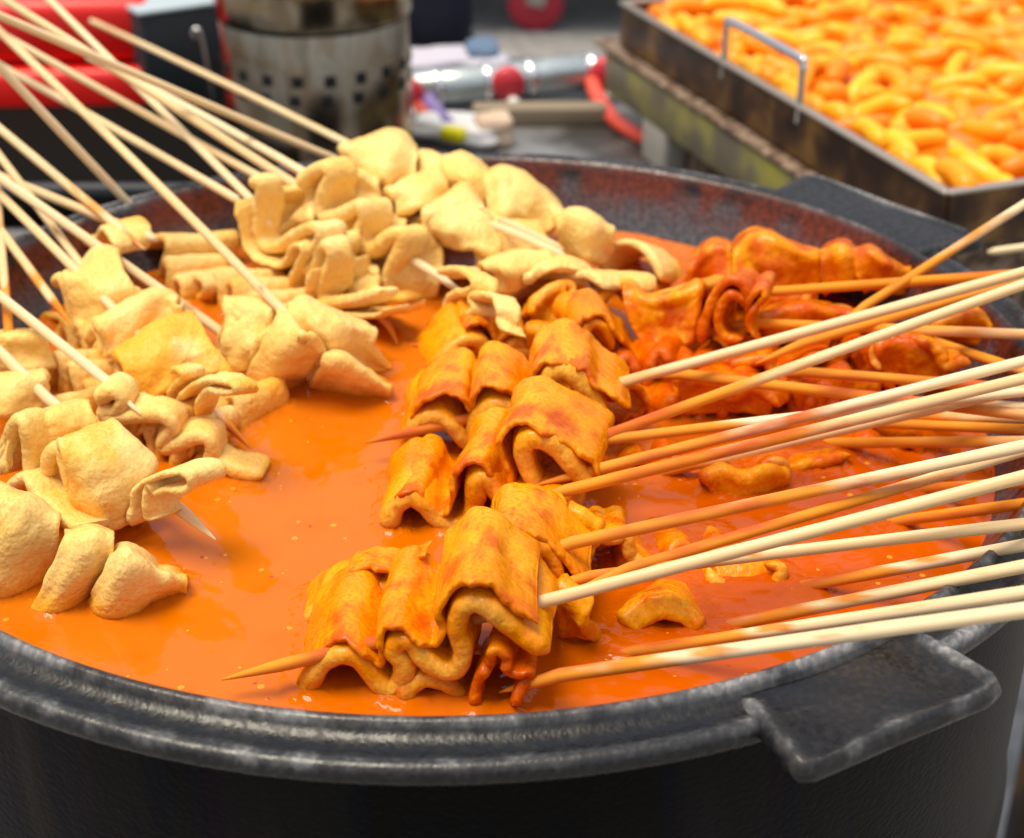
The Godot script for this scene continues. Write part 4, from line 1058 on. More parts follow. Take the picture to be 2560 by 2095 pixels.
	fold(t, "c", 4, 0.0040, [34, 100, 5, 61, 200, -28, 95, 250, -80, 117, 250, -69, 71, 160, 102, 99, 260, 73, 133, 310, 23, 154, 310, 34, 67, 140, 84, 99, 210, 59, 134, 250, 14, 145, 250, -11], 0.00, 0.0, 0.0)
	t = skewer("fish_cake_skewer", "cream fish cake skewer with a wide roll at the left edge of the photo", Vector3(-0.1902, -0.0300, -0.0423), "cream fish cake skewers on the left of the cauldron")
	stick(t, [Vector3(-0.1742, -0.0100, -0.0043), Vector3(-0.1858, -0.0040, -0.0203), Vector3(-0.2177, 0.0042, -0.0643), Vector3(-0.3599, 0.0406, -0.2606)], 0.000, 20)
	cake_count = 600
	c = cake(t, "c", Vector3(-0.1707, -0.0310, 0.0142), Vector3(0.6820, -0.0000, 0.7314), Vector3(0.1521, 0.9781, -0.1418), 0.0300, 0.0045, [-23, 12, 7, 7, 49, 108, 85, 143, 121, 108, 124, 12, 154, 7, 204, 74, 240, 99, 276, 74, 270, 12, 300, 7, 324, 86, 360, 114, 396, 86, 441, 12, 471, 7], 0.30, 0.0)
	c = cake(t, "c", Vector3(-0.1681, -0.0310, -0.0263), Vector3(0.6820, -0.0000, 0.7314), Vector3(0.1521, 0.9781, -0.1418), 0.0300, 0.0045, [-2, 13, 24, 8, 36, 115, 67, 154, 98, 115, 124, 13, 150, 8, 151, 114, 183, 152, 214, 114, 250, 13, 276, 8, 281, 91, 312, 122, 343, 91, 382, 13, 408, 8, 425, 105, 457, 141, 488, 105, 510, 13, 536, 8], 0.50, 0.0)
	cake_count = 120
	fold(t, "c", 4, 0.0046, [-62, 150, 28, 22, 170, 58, 113, 170, 47, 198, 140, 7, 22, 260, 249, 103, 280, 280, 191, 280, 270, 271, 250, 229, 19, 200, 272, 113, 230, 313, 201, 230, 302, 284, 200, 252, 10, 120, 287, 108, 130, 317, 209, 130, 337, 293, 110, 247], 0.00, 0.0, 0.0)
	fold(t, "c", 4, 0.0046, [41, 130, 387, 138, 140, 386, 206, 150, 396, 290, 130, 347, 121, 240, 593, 214, 250, 594, 279, 260, 604, 359, 240, 555, 126, 190, 639, 233, 220, 677, 307, 220, 649, 361, 190, 573, 130, 120, 692, 205, 130, 719, 269, 140, 665, 336, 130, 628], 0.20, 0.0, 0.0)
	t = skewer("folded_fish_cake", "cream fish cake of three pleats half sunk in broth at the lower left", Vector3(-0.1505, -0.0300, 0.1256), "cream fish cake skewers on the left of the cauldron")
	cake_count = 126
	fold(t, "c", 4, 0.0046, [243, 110, -180, 301, 140, -176, 353, 140, -183, 392, 100, -188, 299, 220, -16, 356, 250, -10, 406, 250, -17, 443, 210, -24, 242, 110, 24, 326, 160, 65, 392, 160, 39, 436, 120, -40, 166, -40, 23, 230, -40, 61, 294, -40, -15, 338, -40, -113], 0.25, 0.0, 1.0)
	fold(t, "c", 6, 0.0046, [413, 50, -139, 457, 120, -96, 503, 100, -99, 549, 30, -115, 586, -10, -160, 625, -80, -200, 461, 160, 20, 505, 230, 66, 549, 210, 62, 592, 140, 42, 627, 100, -3, 664, 30, -46, 418, 80, 33, 483, 150, 108, 542, 140, 100, 589, 90, 54, 627, 60, 17, 662, 0, -63, 351, -40, -28, 395, -40, 48, 470, -40, 36, 526, -40, -22, 582, -40, -60, 656, -40, -97], 0.25, 0.0, 1.0)
	fold(t, "c", 5, 0.0046, [-96, 170, -307, -21, 210, -339, 64, 190, -304, 120, 140, -326, 183, 70, -334, -25, 280, -135, 48, 320, -162, 128, 300, -131, 182, 250, -155, 240, 180, -167, -49, 160, -87, 56, 210, -38, 129, 210, -38, 185, 170, -85, 229, 120, -148, -90, -40, -47, 3, -40, 11, 71, -40, -28, 122, -40, -106, 169, -10, -191], 0.25, 0.0, 1.0)
	t = skewer("folded_fish_cake", "small stained fish cake fold tucked between the pleats and the tipped skewer", Vector3(-0.1561, -0.0300, 0.0735), "cream fish cake skewers on the left of the cauldron")
	cake_count = 132
	c = cake(t, "c", Vector3(-0.1561, -0.0260, 0.0735), Vector3(0.6820, -0.0000, 0.7314), Vector3(0.2501, 0.9397, -0.2333), 0.0300, 0.0050, [0, 0, 23, 80, 95, 135, 156, 126, 204, 103, 279, 117, 373, 98, 434, 99, 468, 130], 0.40, 0.0)
	t = skewer("folded_fish_cake", "pale fish cake piece seen behind the stick between the two cream heaps", Vector3(-0.0977, -0.0300, -0.1429), "cream fish cake skewers on the left of the cauldron")
	cake_count = 138
	c = cake(t, "c", Vector3(-0.0977, -0.0300, -0.1429), Vector3(0.5878, -0.0000, 0.8090), Vector3(0.1405, 0.9848, -0.1021), 0.0300, 0.0050, [-199, -165, -197, -99, -110, -46, 0, 0, 132, 31, 206, -12, 218, -77], 0.00, 0.0)
	t = skewer("fish_cake_skewer", "orange fish cake skewer nearest the front rim with a pale tip lying in the broth", Vector3(-0.0396, -0.0300, 0.1704), "orange sauced fish cake skewers on the right of the cauldron")
	stick(t, [Vector3(-0.0636, -0.0234, 0.1755), Vector3(0.0364, -0.0032, 0.1626), Vector3(0.1743, 0.0268, 0.1434), Vector3(0.2979, 0.0537, 0.1262)], 0.102, 24)
	cake_count = 144
	c = cake(t, "o", Vector3(-0.0396, -0.0300, 0.1704), Vector3(0.9925, 0.0000, 0.1219), Vector3(0.0000, 1.0000, -0.0000), 0.0340, 0.0068, [-18, -59, 0, 0, 51, 86, 111, 130, 162, 121, 194, 79, 226, 36, 263, 25, 293, 64, 300, 120, 271, 159, 286, 194, 323, 198, 349, 159, 385, 128, 432, 108, 466, 129, 476, 184, 460, 251, 472, 319, 508, 355, 557, 343, 606, 297, 661, 249, 732, 198], 0.00, 0.0)
	cake(t, "o", Vector3(-0.0396, -0.0300, 0.1704), Vector3(0.9925, 0.0000, 0.1219), Vector3(0.0000, 1.0000, -0.0000), 0.0360, 0.0022, [-34, -31, 0, 57, 57, 136, 116, 185, 166, 174, 204, 133, 234, 108, 234, 183, 242, 235, 288, 261, 336, 227, 391, 194, 421, 255, 405, 313, 434, 375, 489, 432, 554, 428, 618, 362, 700, 305], 0.15, 1.0, 0.0010, c, "flap")
	c = cake(t, "o", Vector3(-0.0439, -0.0320, 0.1373), Vector3(0.9744, 0.0000, 0.2250), Vector3(0.0391, 0.9848, -0.1692), 0.0160, 0.0055, [0, 0, 54, 81, 129, 138, 203, 168, 265, 177, 326, 205], 0.00, 0.0)
	cake(t, "o", Vector3(-0.0439, -0.0320, 0.1373), Vector3(0.9744, 0.0000, 0.2250), Vector3(0.0391, 0.9848, -0.1692), 0.0160, 0.0020, [136, 180, 179, 225, 258, 246, 307, 230, 343, 242, 361, 282, 402, 313], 0.15, 1.0, 0.0020, c, "flap")
	t = skewer("fish_cake_skewer", "orange fish cake skewer with a big hanging loop in the middle of the right heap", Vector3(-0.0219, -0.0300, 0.0809), "orange sauced fish cake skewers on the right of the cauldron")
	stick(t, [Vector3(0.0270, -0.0122, 0.0743), Vector3(0.0456, -0.0052, 0.0680), Vector3(0.2118, 0.0307, 0.0114), Vector3(0.2960, 0.0488, -0.0172)], 0.118, 25)
	cake_count = 150
	c = cake(t, "o", Vector3(-0.0219, -0.0320, 0.0809), Vector3(0.9976, 0.0000, 0.0698), Vector3(0.0000, 1.0000, -0.0000), 0.0350, 0.0072, [0, 0, 12, 37, 39, 101, 88, 135, 133, 113, 172, 62, 230, 32, 290, 57, 314, 147, 319, 211, 350, 232, 385, 181, 425, 144, 483, 132, 528, 158, 519, 215, 489, 287, 479, 357, 511, 393, 570, 383, 628, 325, 713, 201], 0.00, 0.0)
	cake(t, "o", Vector3(-0.0219, -0.0320, 0.0809), Vector3(0.9976, 0.0000, 0.0698), Vector3(0.0000, 1.0000, -0.0000), 0.0360, 0.0022, [-18, 22, 12, 104, 70, 162, 122, 156, 150, 106, 205, 79, 239, 149, 243, 229, 286, 285, 345, 289, 384, 216, 422, 159, 435, 247, 398, 368, 437, 433, 496, 452, 552, 421, 639, 371, 715, 321, 741, 265], 0.15, 1.0, 0.0010, c, "flap")
	t = skewer("fish_cake_skewer", "orange fish cake skewer with a red edged flap and ring fold above the big loop", Vector3(-0.0171, -0.0300, 0.0302), "orange sauced fish cake skewers on the right of the cauldron")
	stick(t, [Vector3(-0.0328, -0.0215, 0.0376), Vector3(0.0621, -0.0055, 0.0209), Vector3(0.2185, 0.0266, -0.0098), Vector3(0.3218, 0.0478, -0.0301)], 0.127, 26)
	cake_count = 156
	c = cake(t, "o", Vector3(-0.0171, -0.0320, 0.0302), Vector3(0.9945, 0.0000, 0.1045), Vector3(0.0000, 1.0000, -0.0000), 0.0350, 0.0072, [0, 0, 3, 89, 50, 162, 115, 185, 166, 154, 210, 94, 239, 74, 253, 140, 282, 215, 340, 252, 397, 228, 447, 188, 495, 176, 520, 228, 510, 320, 537, 388, 590, 405, 646, 359, 692, 291, 744, 223], 0.00, 0.0)
	cake(t, "o", Vector3(-0.0171, -0.0320, 0.0302), Vector3(0.9945, 0.0000, 0.1045), Vector3(0.0000, 1.0000, -0.0000), 0.0360, 0.0022, [20, 176, 54, 239, 138, 283, 214, 281, 242, 225, 262, 297, 310, 335, 379, 311, 436, 257, 462, 230, 466, 358, 503, 433, 578, 437, 652, 413, 703, 353, 779, 308, 837, 255], 0.15, 1.0, 0.0010, c, "flap")
	c = cake(t, "o", Vector3(0.0580, -0.0140, 0.0186), Vector3(0.9511, 0.0000, -0.3090), Vector3(-0.0000, 1.0000, 0.0000), 0.0140, 0.0030, [0, 0, 55, 28, 95, 58, 138, 29, 162, -34, 129, -81, 86, -66, 60, -121], 0.00, 1.0)
	t = skewer("fish_cake_skewer", "orange fish cake skewer of two small arches at the far left of the right heap", Vector3(-0.0088, -0.0300, -0.0331), "orange sauced fish cake skewers on the right of the cauldron")
	stick(t, [Vector3(-0.0244, -0.0295, -0.0620), Vector3(0.0339, -0.0160, -0.0246)], 0.100, 27)
	cake_count = 162
	c = cake(t, "o", Vector3(-0.0088, -0.0320, -0.0331), Vector3(0.9613, 0.0000, -0.2756), Vector3(-0.0384, 0.9903, -0.1338), 0.0340, 0.0068, [0, 0, 11, 73, 87, 138, 147, 164, 200, 135, 208, 55, 216, -14, 252, -26, 270, 47, 310, 109, 354, 119, 379, 70, 383, 2], 0.00, 0.0)
	cake(t, "o", Vector3(-0.0088, -0.0320, -0.0331), Vector3(0.9613, 0.0000, -0.2756), Vector3(-0.0384, 0.9903, -0.1338), 0.0300, 0.0022, [126, 213, 189, 231, 238, 199, 258, 145, 303, 169, 362, 183, 398, 149], 0.15, 1.0, 0.0020, c, "flap")
	t = skewer("bamboo_skewer", "bamboo stick with orange lower half and white upper half, above the close pair", Vector3(0.0611, -0.0300, 0.0650), "orange sauced fish cake skewers on the right of the cauldron")
	stick(t, [Vector3(0.0313, -0.0072, 0.0662), Vector3(0.0611, -0.0040, 0.0650), Vector3(0.2011, 0.0111, 0.0596), Vector3(0.3294, 0.0250, 0.0546)], 0.077, 28)
	cake_count = 168
	t = skewer("fish_cake_skewer", "orange fish cake skewer with a long wavy top ridge in front of the cream heap", Vector3(0.0458, -0.0300, -0.0606), "orange sauced fish cake skewers on the right of the cauldron")
	stick(t, [Vector3(0.1195, -0.0155, -0.0159), Vector3(0.1388, -0.0080, -0.0189), Vector3(0.2096, 0.0084, -0.0301), Vector3(0.3348, 0.0375, -0.0497)], 0.151, 29)
	cake_count = 645
	c = cake(t, "o", Vector3(0.0761, -0.0300, -0.0247), Vector3(0.9945, 0.0000, 0.1045), Vector3(0.0182, 0.9848, -0.1727), 0.0260, 0.0055, [-27, 14, 3, 8, 30, 106, 66, 142, 102, 106, 118, 14, 148, 8, 203, 85, 239, 114, 275, 85, 301, 14, 331, 8, 331, 109, 367, 146, 403, 109, 451, 14, 481, 8], 0.90, 0.8)
	c = cake(t, "o", Vector3(0.0607, -0.0320, -0.0225), Vector3(0.9962, 0.0000, -0.0872), Vector3(-0.0151, 0.9848, -0.1730), 0.0240, 0.0055, [-5, 12, 23, 7, 47, 107, 81, 142, 114, 107, 142, 12, 170, 7, 180, 100, 214, 133, 247, 100, 271, 12, 299, 7, 301, 83, 334, 110, 368, 83, 391, 12, 419, 7], 0.90, 0.8)
	cake_count = 174
	c = cake(t, "o", Vector3(0.0458, -0.0120, -0.0606), Vector3(0.9903, 0.0000, -0.1392), Vector3(-0.0931, 0.7431, -0.6626), 0.0080, 0.0055, [-167, 5, -118, 53, -71, 86, -9, 108, 25, 96, 20, 50, 0, 0, 12, -31, 66, -35, 119, 3, 176, 61, 219, 90, 274, 92, 305, 54, 336, 21, 423, 31, 527, 56, 626, 76, 695, 103], 0.00, 0.0)
	fold(t, "o", 4, 0.0046, [-164, 70, -208, -92, 120, -268, -21, 150, -301, 17, 150, -288, -166, 180, 23, -98, 230, -31, -29, 260, -60, 7, 260, -48, -156, 120, -2, -98, 170, -10, -39, 190, -25, -11, 200, 20, -115, 40, -55, -77, 80, -17, -34, 100, 13, -4, 120, 10], 0.00, 0.0, 0.0)
	fold(t, "o", 5, 0.0046, [243, 150, -288, 294, 160, -229, 351, 150, -165, 475, 170, -170, 606, 190, -235, 225, 260, -48, 274, 270, 10, 328, 260, 70, 448, 280, 68, 573, 300, 7, 240, 220, 41, 295, 220, 87, 362, 210, 99, 459, 220, 87, 558, 250, 83, 269, 150, 85, 324, 150, 119, 392, 140, 120, 469, 150, 119, 545, 180, 115, 327, 70, 130, 374, 60, 154, 420, 60, 175, 470, 60, 154, 525, 80, 129], 0.20, 0.0, 0.0)
	c = cake(t, "o", Vector3(0.0513, -0.0120, -0.0272), Vector3(0.9781, 0.0000, -0.2079), Vector3(-0.0000, 1.0000, 0.0000), 0.0300, 0.0045, [0, 0, 13, 66, 46, 83, 85, 59, 111, 4, 122, -44], 0.00, 0.0)
	cake(t, "o", Vector3(0.0513, -0.0120, -0.0272), Vector3(0.9781, 0.0000, -0.2079), Vector3(-0.0000, 1.0000, 0.0000), 0.0220, 0.0024, [-59, 47, -12, 104, 45, 124, 89, 105, 134, 33, 185, -29, 217, -96, 258, -142], 0.15, 1.0, -0.0000, c, "flap")
	c = cake(t, "o", Vector3(0.0284, -0.0080, -0.0329), Vector3(1.0000, 0.0000, -0.0000), Vector3(-0.0000, 0.9848, -0.1736), 0.0200, 0.0040, [0, 0, 42, 0, 108, -10, 155, -29], 0.00, 0.0)
	fold(t, "o", 4, 0.0046, [-177, 130, 106, -129, 150, 136, -71, 150, 148, -19, 130, 161, -179, 240, 330, -133, 260, 361, -78, 260, 372, -27, 240, 383, -160, 190, 333, -124, 210, 374, -77, 210, 374, -35, 200, 364, -141, 150, 326, -113, 160, 346, -76, 160, 335, -43, 160, 325], 0.00, 0.0, 0.0)
	t = skewer("fish_cake_skewer", "orange fish cake skewer with a bright red curl where its stick enters", Vector3(0.0998, -0.0300, -0.0353), "orange sauced fish cake skewers on the right of the cauldron")
	stick(t, [Vector3(0.1025, -0.0156, -0.0497), Vector3(0.1209, -0.0100, -0.0423), Vector3(0.2200, 0.0038, -0.0023), Vector3(0.3692, 0.0245, 0.0580)], 0.127, 30)
	cake_count = 650
	c = cake(t, "o", Vector3(0.1326, -0.0280, -0.0599), Vector3(0.9781, 0.0000, 0.2079), Vector3(0.0538, 0.9659, -0.2532), 0.0280, 0.0055, [-1, 16, 27, 10, 49, 121, 82, 162, 116, 121, 117, 16, 145, 10, 174, 115, 208, 154, 241, 115, 267, 16, 295, 10, 318, 122, 352, 163], 0.70, 0.6)
	c = cake(t, "o", Vector3(0.1338, -0.0240, -0.0807), Vector3(0.9848, 0.0000, 0.1736), Vector3(0.0594, 0.9397, -0.3368), 0.0280, 0.0055, [-30, 14, -2, 8, 36, 90, 70, 119, 103, 90, 114, 14, 142, 8, 174, 94, 207, 126], 0.50, 0.5)
	cake_count = 180
	c = cake(t, "o", Vector3(0.0998, -0.0160, -0.0353), Vector3(0.9659, 0.0000, 0.2588), Vector3(0.0449, 0.9848, -0.1677), 0.0240, 0.0045, [0, 0, 4, 73, 25, 162, 59, 244, 105, 278, 154, 262, 173, 207, 145, 211, 97, 213, 67, 153, 67, 80, 106, 34, 168, 42], 1.00, 0.0)
	cake(t, "o", Vector3(0.0998, -0.0160, -0.0353), Vector3(0.9659, 0.0000, 0.2588), Vector3(0.0449, 0.9848, -0.1677), 0.0200, 0.0030, [173, 153, 181, 210, 224, 258, 241, 224, 199, 170, 184, 104, 216, 64], 1.00, 0.3, 0.0010, c, "flap")
	c = cake(t, "o", Vector3(0.0792, -0.0300, -0.0882), Vector3(0.9848, 0.0000, 0.1736), Vector3(0.0868, 0.8660, -0.4924), 0.0340, 0.0060, [0, 0, 54, 80, 127, 108, 199, 151, 265, 171, 320, 145], 0.40, 0.0)
	t = skewer("fish_cake_skewer", "orange fish cake skewer leaning up and out over the rear rim at the right", Vector3(0.1173, -0.0300, -0.1145), "orange sauced fish cake skewers on the right of the cauldron")
	stick(t, [Vector3(0.1516, -0.0091, -0.0298), Vector3(0.1671, -0.0020, -0.0417), Vector3(0.2462, 0.0187, -0.1020), Vector3(0.3774, 0.0530, -0.2019)], 0.110, 31)
	cake_count = 655
	cake_count = 186
	c = cake(t, "o", Vector3(0.1173, -0.0200, -0.1145), Vector3(0.9945, 0.0000, 0.1045), Vector3(0.0523, 0.8660, -0.4973), 0.0300, 0.0050, [0, 0, 66, 73, 174, 70, 283, 43, 377, 0, 439, -13, 483, 20, 574, 40, 666, 20], 0.00, 0.0)
	t = skewer("bamboo_skewer", "stained bamboo skewer lying with its pale end on the rear orange fish cakes", Vector3(0.1058, -0.0300, -0.1363), "orange sauced fish cake skewers on the right of the cauldron")
	stick(t, [Vector3(0.1310, -0.0042, -0.0608), Vector3(0.1330, -0.0040, -0.0607), Vector3(0.2184, 0.0047, -0.0541), Vector3(0.4008, 0.0234, -0.0400)], 0.184, 32, true)
	cake_count = 192
	c = cake(t, "o", Vector3(0.1058, -0.0260, -0.1363), Vector3(0.9976, 0.0000, 0.0698), Vector3(0.0448, 0.7660, -0.6412), 0.0060, 0.0055, [0, 0, 38, 68, 109, 120, 174, 105, 214, 73, 253, 141, 316, 176, 372, 161, 453, 113, 556, 74, 604, 67, 643, 110, 706, 124, 754, 80, 794, 81, 833, 111, 888, 84, 943, 35, 1022, 13], 0.50, 0.0)
	fold(t, "o", 4, 0.0046, [0, 50, -5, 52, 120, -3, 115, 160, -21, 190, 150, 28, -30, 160, 240, 19, 230, 248, 79, 270, 235, 151, 260, 281, -48, 100, 295, 27, 160, 279, 89, 210, 318, 160, 210, 357, -26, 20, 267, 48, 60, 281, 105, 100, 371, 157, 120, 434], 0.50, 0.0, 0.0)
	fold(t, "o", 6, 0.0046, [172, 170, 157, 230, 250, 147, 289, 280, 160, 374, 270, 217, 466, 230, 240, 565, 190, 224, 134, 280, 407, 189, 360, 405, 244, 390, 420, 326, 380, 474, 415, 340, 493, 511, 300, 474, 120, 220, 494, 192, 280, 483, 259, 310, 516, 339, 300, 530, 425, 270, 516, 512, 240, 503, 145, 120, 525, 217, 180, 514, 285, 210, 545, 359, 210, 545, 440, 190, 518, 512, 160, 505, 248, 60, 573, 290, 80, 581, 333, 110, 575, 394, 120, 561, 451, 110, 540, 511, 80, 510], 0.30, 0.0, 0.0)
	fold(t, "o", 4, 0.0046, [572, 170, 197, 618, 230, 210, 668, 240, 224, 727, 190, 224, 518, 280, 445, 561, 340, 464, 609, 350, 478, 667, 300, 474, 508, 220, 494, 559, 270, 516, 613, 280, 540, 676, 240, 503, 533, 120, 489, 579, 160, 505, 634, 170, 528, 698, 140, 479], 0.50, 0.0, 0.0)
	fold(t, "o", 5, 0.0046, [727, 190, 224, 768, 240, 264, 831, 210, 311, 914, 160, 271, 987, 110, 214, 667, 300, 474, 705, 350, 517, 766, 320, 559, 848, 270, 516, 919, 220, 456, 661, 240, 540, 712, 280, 558, 771, 260, 567, 839, 220, 549, 912, 180, 477, 695, 140, 534, 734, 170, 546, 788, 160, 542, 850, 130, 511, 914, 100, 445], 0.50, 0.0, 0.0)
	t = skewer("fish_cake_skewer", "dark red stained skewer crossing under the longest pale stick at the right", Vector3(0.0875, -0.0300, 0.0008), "orange sauced fish cake skewers on the right of the cauldron")
	stick(t, [Vector3(0.0691, -0.0128, -0.0005), Vector3(0.0872, -0.0080, 0.0080), Vector3(0.1524, -0.0014, 0.0385), Vector3(0.2697, 0.0103, 0.0934)], 0.168, 33)
	cake_count = 665
	c = cake(t, "o", Vector3(0.1059, -0.0320, -0.0103), Vector3(0.9397, 0.0000, 0.3420), Vector3(0.0594, 0.9848, -0.1632), 0.0260, 0.0055, [-19, 14, 13, 8, 22, 97, 61, 129, 99, 97, 130, 14, 162, 8, 190, 99, 228, 131, 266, 99, 300, 14, 332, 8, 358, 113, 397, 150, 435, 113, 453, 14, 485, 8], 0.90, 0.8)
	c = cake(t, "o", Vector3(0.1318, -0.0340, -0.0126), Vector3(0.9848, 0.0000, 0.1736), Vector3(0.0449, 0.9659, -0.2549), 0.0260, 0.0055, [-17, 14, 13, 8, 41, 102, 77, 136, 113, 102, 132, 14, 162, 8, 178, 110, 214, 147, 250, 110, 278, 14, 308, 8, 343, 106, 379, 142, 415, 106, 422, 14, 452, 8, 478, 117, 514, 156], 1.00, 0.8)
	c = cake(t, "o", Vector3(0.0646, -0.0330, 0.0044), Vector3(1.0000, 0.0000, -0.0000), Vector3(-0.0000, 0.9781, -0.2079), 0.0220, 0.0050, [-14, 12, 14, 7, 49, 72, 82, 96, 116, 72, 120, 12, 148, 7, 177, 83, 210, 111, 244, 83, 267, 12, 295, 7, 327, 84, 360, 112, 394, 84, 407, 12, 435, 7], 1.00, 0.9)
	cake_count = 198
	c = cake(t, "o", Vector3(0.0875, -0.0260, 0.0008), Vector3(0.9397, 0.0000, 0.3420), Vector3(0.0885, 0.9659, -0.2432), 0.0280, 0.0050, [0, 0, 23, 94, 89, 118, 141, 79, 210, 70, 284, 123, 340, 105, 398, 67], 0.90, 0.0)
	fold(t, "o", 4, 0.0046, [3, 50, -191, 131, 80, -178, 267, 70, -167, 410, 30, -184, -21, 160, 13, 102, 190, 28, 233, 180, 37, 372, 140, 17, -4, 80, 18, 113, 110, 32, 237, 110, 46, 385, 70, 13, 12, 20, 19, 125, 30, 24, 246, 30, 24, 378, 10, 1], 0.90, 0.0, 0.0)
	t = skewer("fish_cake_skewer", "stained skewer lying low among red fish cakes beside the right inner wall", Vector3(0.1086, -0.0300, -0.0209), "orange sauced fish cake skewers on the right of the cauldron")
	stick(t, [Vector3(0.1180, -0.0159, -0.0069), Vector3(0.1354, -0.0100, 0.0026), Vector3(0.1747, -0.0034, 0.0240), Vector3(0.2876, 0.0157, 0.0855)], 0.184, 34)
	cake_count = 670
	c = cake(t, "o", Vector3(0.1539, -0.0320, -0.0296), Vector3(0.9397, 0.0000, 0.3420), Vector3(0.0711, 0.9781, -0.1954), 0.0280, 0.0055, [-12, 16, 16, 10, 29, 121, 63, 161, 97, 121, 139, 16, 167, 10, 164, 106, 197, 141], 0.90, 0.8)
	c = cake(t, "o", Vector3(0.1468, -0.0300, -0.0557), Vector3(0.9659, 0.0000, 0.2588), Vector3(0.0670, 0.9659, -0.2500), 0.0280, 0.0055, [2, 16, 30, 10, 52, 130, 86, 174, 119, 130, 133, 16, 161, 10, 192, 96], 0.80, 0.6)
	c = cake(t, "o", Vector3(0.1712, -0.0340, -0.0199), Vector3(0.9781, 0.0000, 0.2079), Vector3(0.0432, 0.9781, -0.2034), 0.0240, 0.0050, [-23, 13, 5, 8, 27, 114, 60, 152, 94, 114], 1.00, 0.8)
	cake_count = 204
	c = cake(t, "o", Vector3(0.1086, -0.0220, -0.0209), Vector3(0.9781, 0.0000, 0.2079), Vector3(0.0538, 0.9659, -0.2532), 0.0260, 0.0050, [0, 0, 38, 39, 104, 59, 158, 65, 189, 25, 256, 39, 313, 79, 384, 107], 0.90, 0.0)
	fold(t, "o", 4, 0.0046, [254, 30, -12, 380, 60, -30, 517, 50, -19, 650, 10, -36, 214, 140, 191, 334, 170, 176, 467, 160, 186, 596, 120, 167, 233, 60, 197, 334, 100, 216, 469, 90, 211, 594, 50, 179, 254, 0, 185, 345, 20, 194, 473, 20, 194, 588, 0, 171], 0.80, 0.0, 0.0)
	t = skewer("bamboo_skewer", "pale bamboo stick with an orange lower end, upper of the close pair at the right", Vector3(0.0592, -0.0300, 0.0824), "orange sauced fish cake skewers on the right of the cauldron")
	stick(t, [Vector3(0.0304, -0.0083, 0.0894), Vector3(0.0592, -0.0040, 0.0824), Vector3(0.2035, 0.0177, 0.0476), Vector3(0.3189, 0.0351, 0.0197)], 0.102, 35)
	cake_count = 210
	t = skewer("bamboo_skewer", "pale bamboo stick with an orange lower end, lower of the close pair at the right", Vector3(0.0512, -0.0300, 0.0952), "orange sauced fish cake skewers on the right of the cauldron")
	stick(t, [Vector3(0.0221, -0.0089, 0.1006), Vector3(0.0512, -0.0040, 0.0952), Vector3(0.1971, 0.0208, 0.0680), Vector3(0.3130, 0.0405, 0.0465)], 0.118, 36)
	cake_count = 216
	t = skewer("bamboo_skewer", "slender bamboo stick with long red stain rising above the lone sunk fish cake", Vector3(0.0215, -0.0300, 0.0948), "orange sauced fish cake skewers on the right of the cauldron")
	stick(t, [Vector3(0.0213, -0.0100, 0.1348), Vector3(0.0409, -0.0040, 0.1318), Vector3(0.1854, 0.0181, 0.1096), Vector3(0.3048, 0.0364, 0.0913)], 0.127, 37)
	cake_count = 685
	c = cake(t, "o", Vector3(0.0349, -0.0330, 0.0493), Vector3(0.9962, 0.0000, -0.0872), Vector3(-0.0151, 0.9848, -0.1730), 0.0220, 0.0050, [-2, 10, 24, 6, 20, 71, 51, 94, 82, 71, 110, 10, 136, 6, 158, 69, 189, 92, 220, 69, 235, 10, 261, 6, 307, 68, 338, 91, 369, 68, 384, 10, 410, 6, 433, 66, 465, 88, 496, 66, 497, 10, 523, 6], 1.00, 0.9)
	cake_count = 222
	c = cake(t, "o", Vector3(0.0215, -0.0120, 0.0948), Vector3(0.9994, 0.0000, 0.0349), Vector3(0.0061, 0.9848, -0.1735), 0.0300, 0.0055, [-51, -122, -25, -73, -38, -18, 0, 0, 76, 8, 159, 10, 185, -48, 206, -116], 0.00, 1.0)
	fold(t, "o", 4, 0.0046, [-39, 130, -55, 39, 150, -54, 122, 150, -54, 175, 140, -76, -37, 240, 114, 37, 260, 117, 118, 260, 117, 168, 250, 95, -24, 220, 163, 49, 250, 199, 123, 240, 206, 192, 210, 159, -12, 200, 212, 49, 230, 247, 121, 220, 298, 207, 170, 277], 0.00, 1.0, 0.0)
	fold(t, "o", 3, 0.0046, [188, 110, -75, 251, 110, -39, 310, 60, -21, 181, 220, 94, 242, 220, 129, 299, 170, 143, 194, 160, 104, 243, 150, 146, 288, 110, 130, 214, 100, 103, 252, 90, 111, 284, 70, 104], 0.00, 1.0, 0.0)
	t = skewer("bamboo_skewer", "yellow stained bamboo stick directly above the whitest long stick at the right", Vector3(0.0448, -0.0300, 0.1183), "orange sauced fish cake skewers on the right of the cauldron")
	stick(t, [Vector3(0.0393, -0.0113, 0.1491), Vector3(0.0582, -0.0060, 0.1429), Vector3(0.1896, 0.0104, 0.0991), Vector3(0.3126, 0.0257, 0.0582)], 0.143, 38)
	cake_count = 690
	c = cake(t, "o", Vector3(0.0569, -0.0340, 0.1071), Vector3(0.9976, 0.0000, -0.0698), Vector3(-0.0145, 0.9781, -0.2074), 0.0220, 0.0050, [-21, 10, 7, 6, 26, 62, 60, 83, 93, 62, 136, 10, 164, 6, 181, 77, 215, 103, 248, 77, 251, 10, 279, 6, 331, 62, 365, 82, 399, 62, 418, 10, 446, 6], 0.70, 0.8)
	cake_count = 228
	c = cake(t, "o", Vector3(0.0448, -0.0300, 0.1183), Vector3(0.9848, 0.0000, -0.1736), Vector3(-0.0302, 0.9848, -0.1710), 0.0220, 0.0050, [0, 0, 17, 97, 64, 165, 110, 153, 156, 164, 171, 97, 233, 41, 272, -5], 0.00, 1.0)
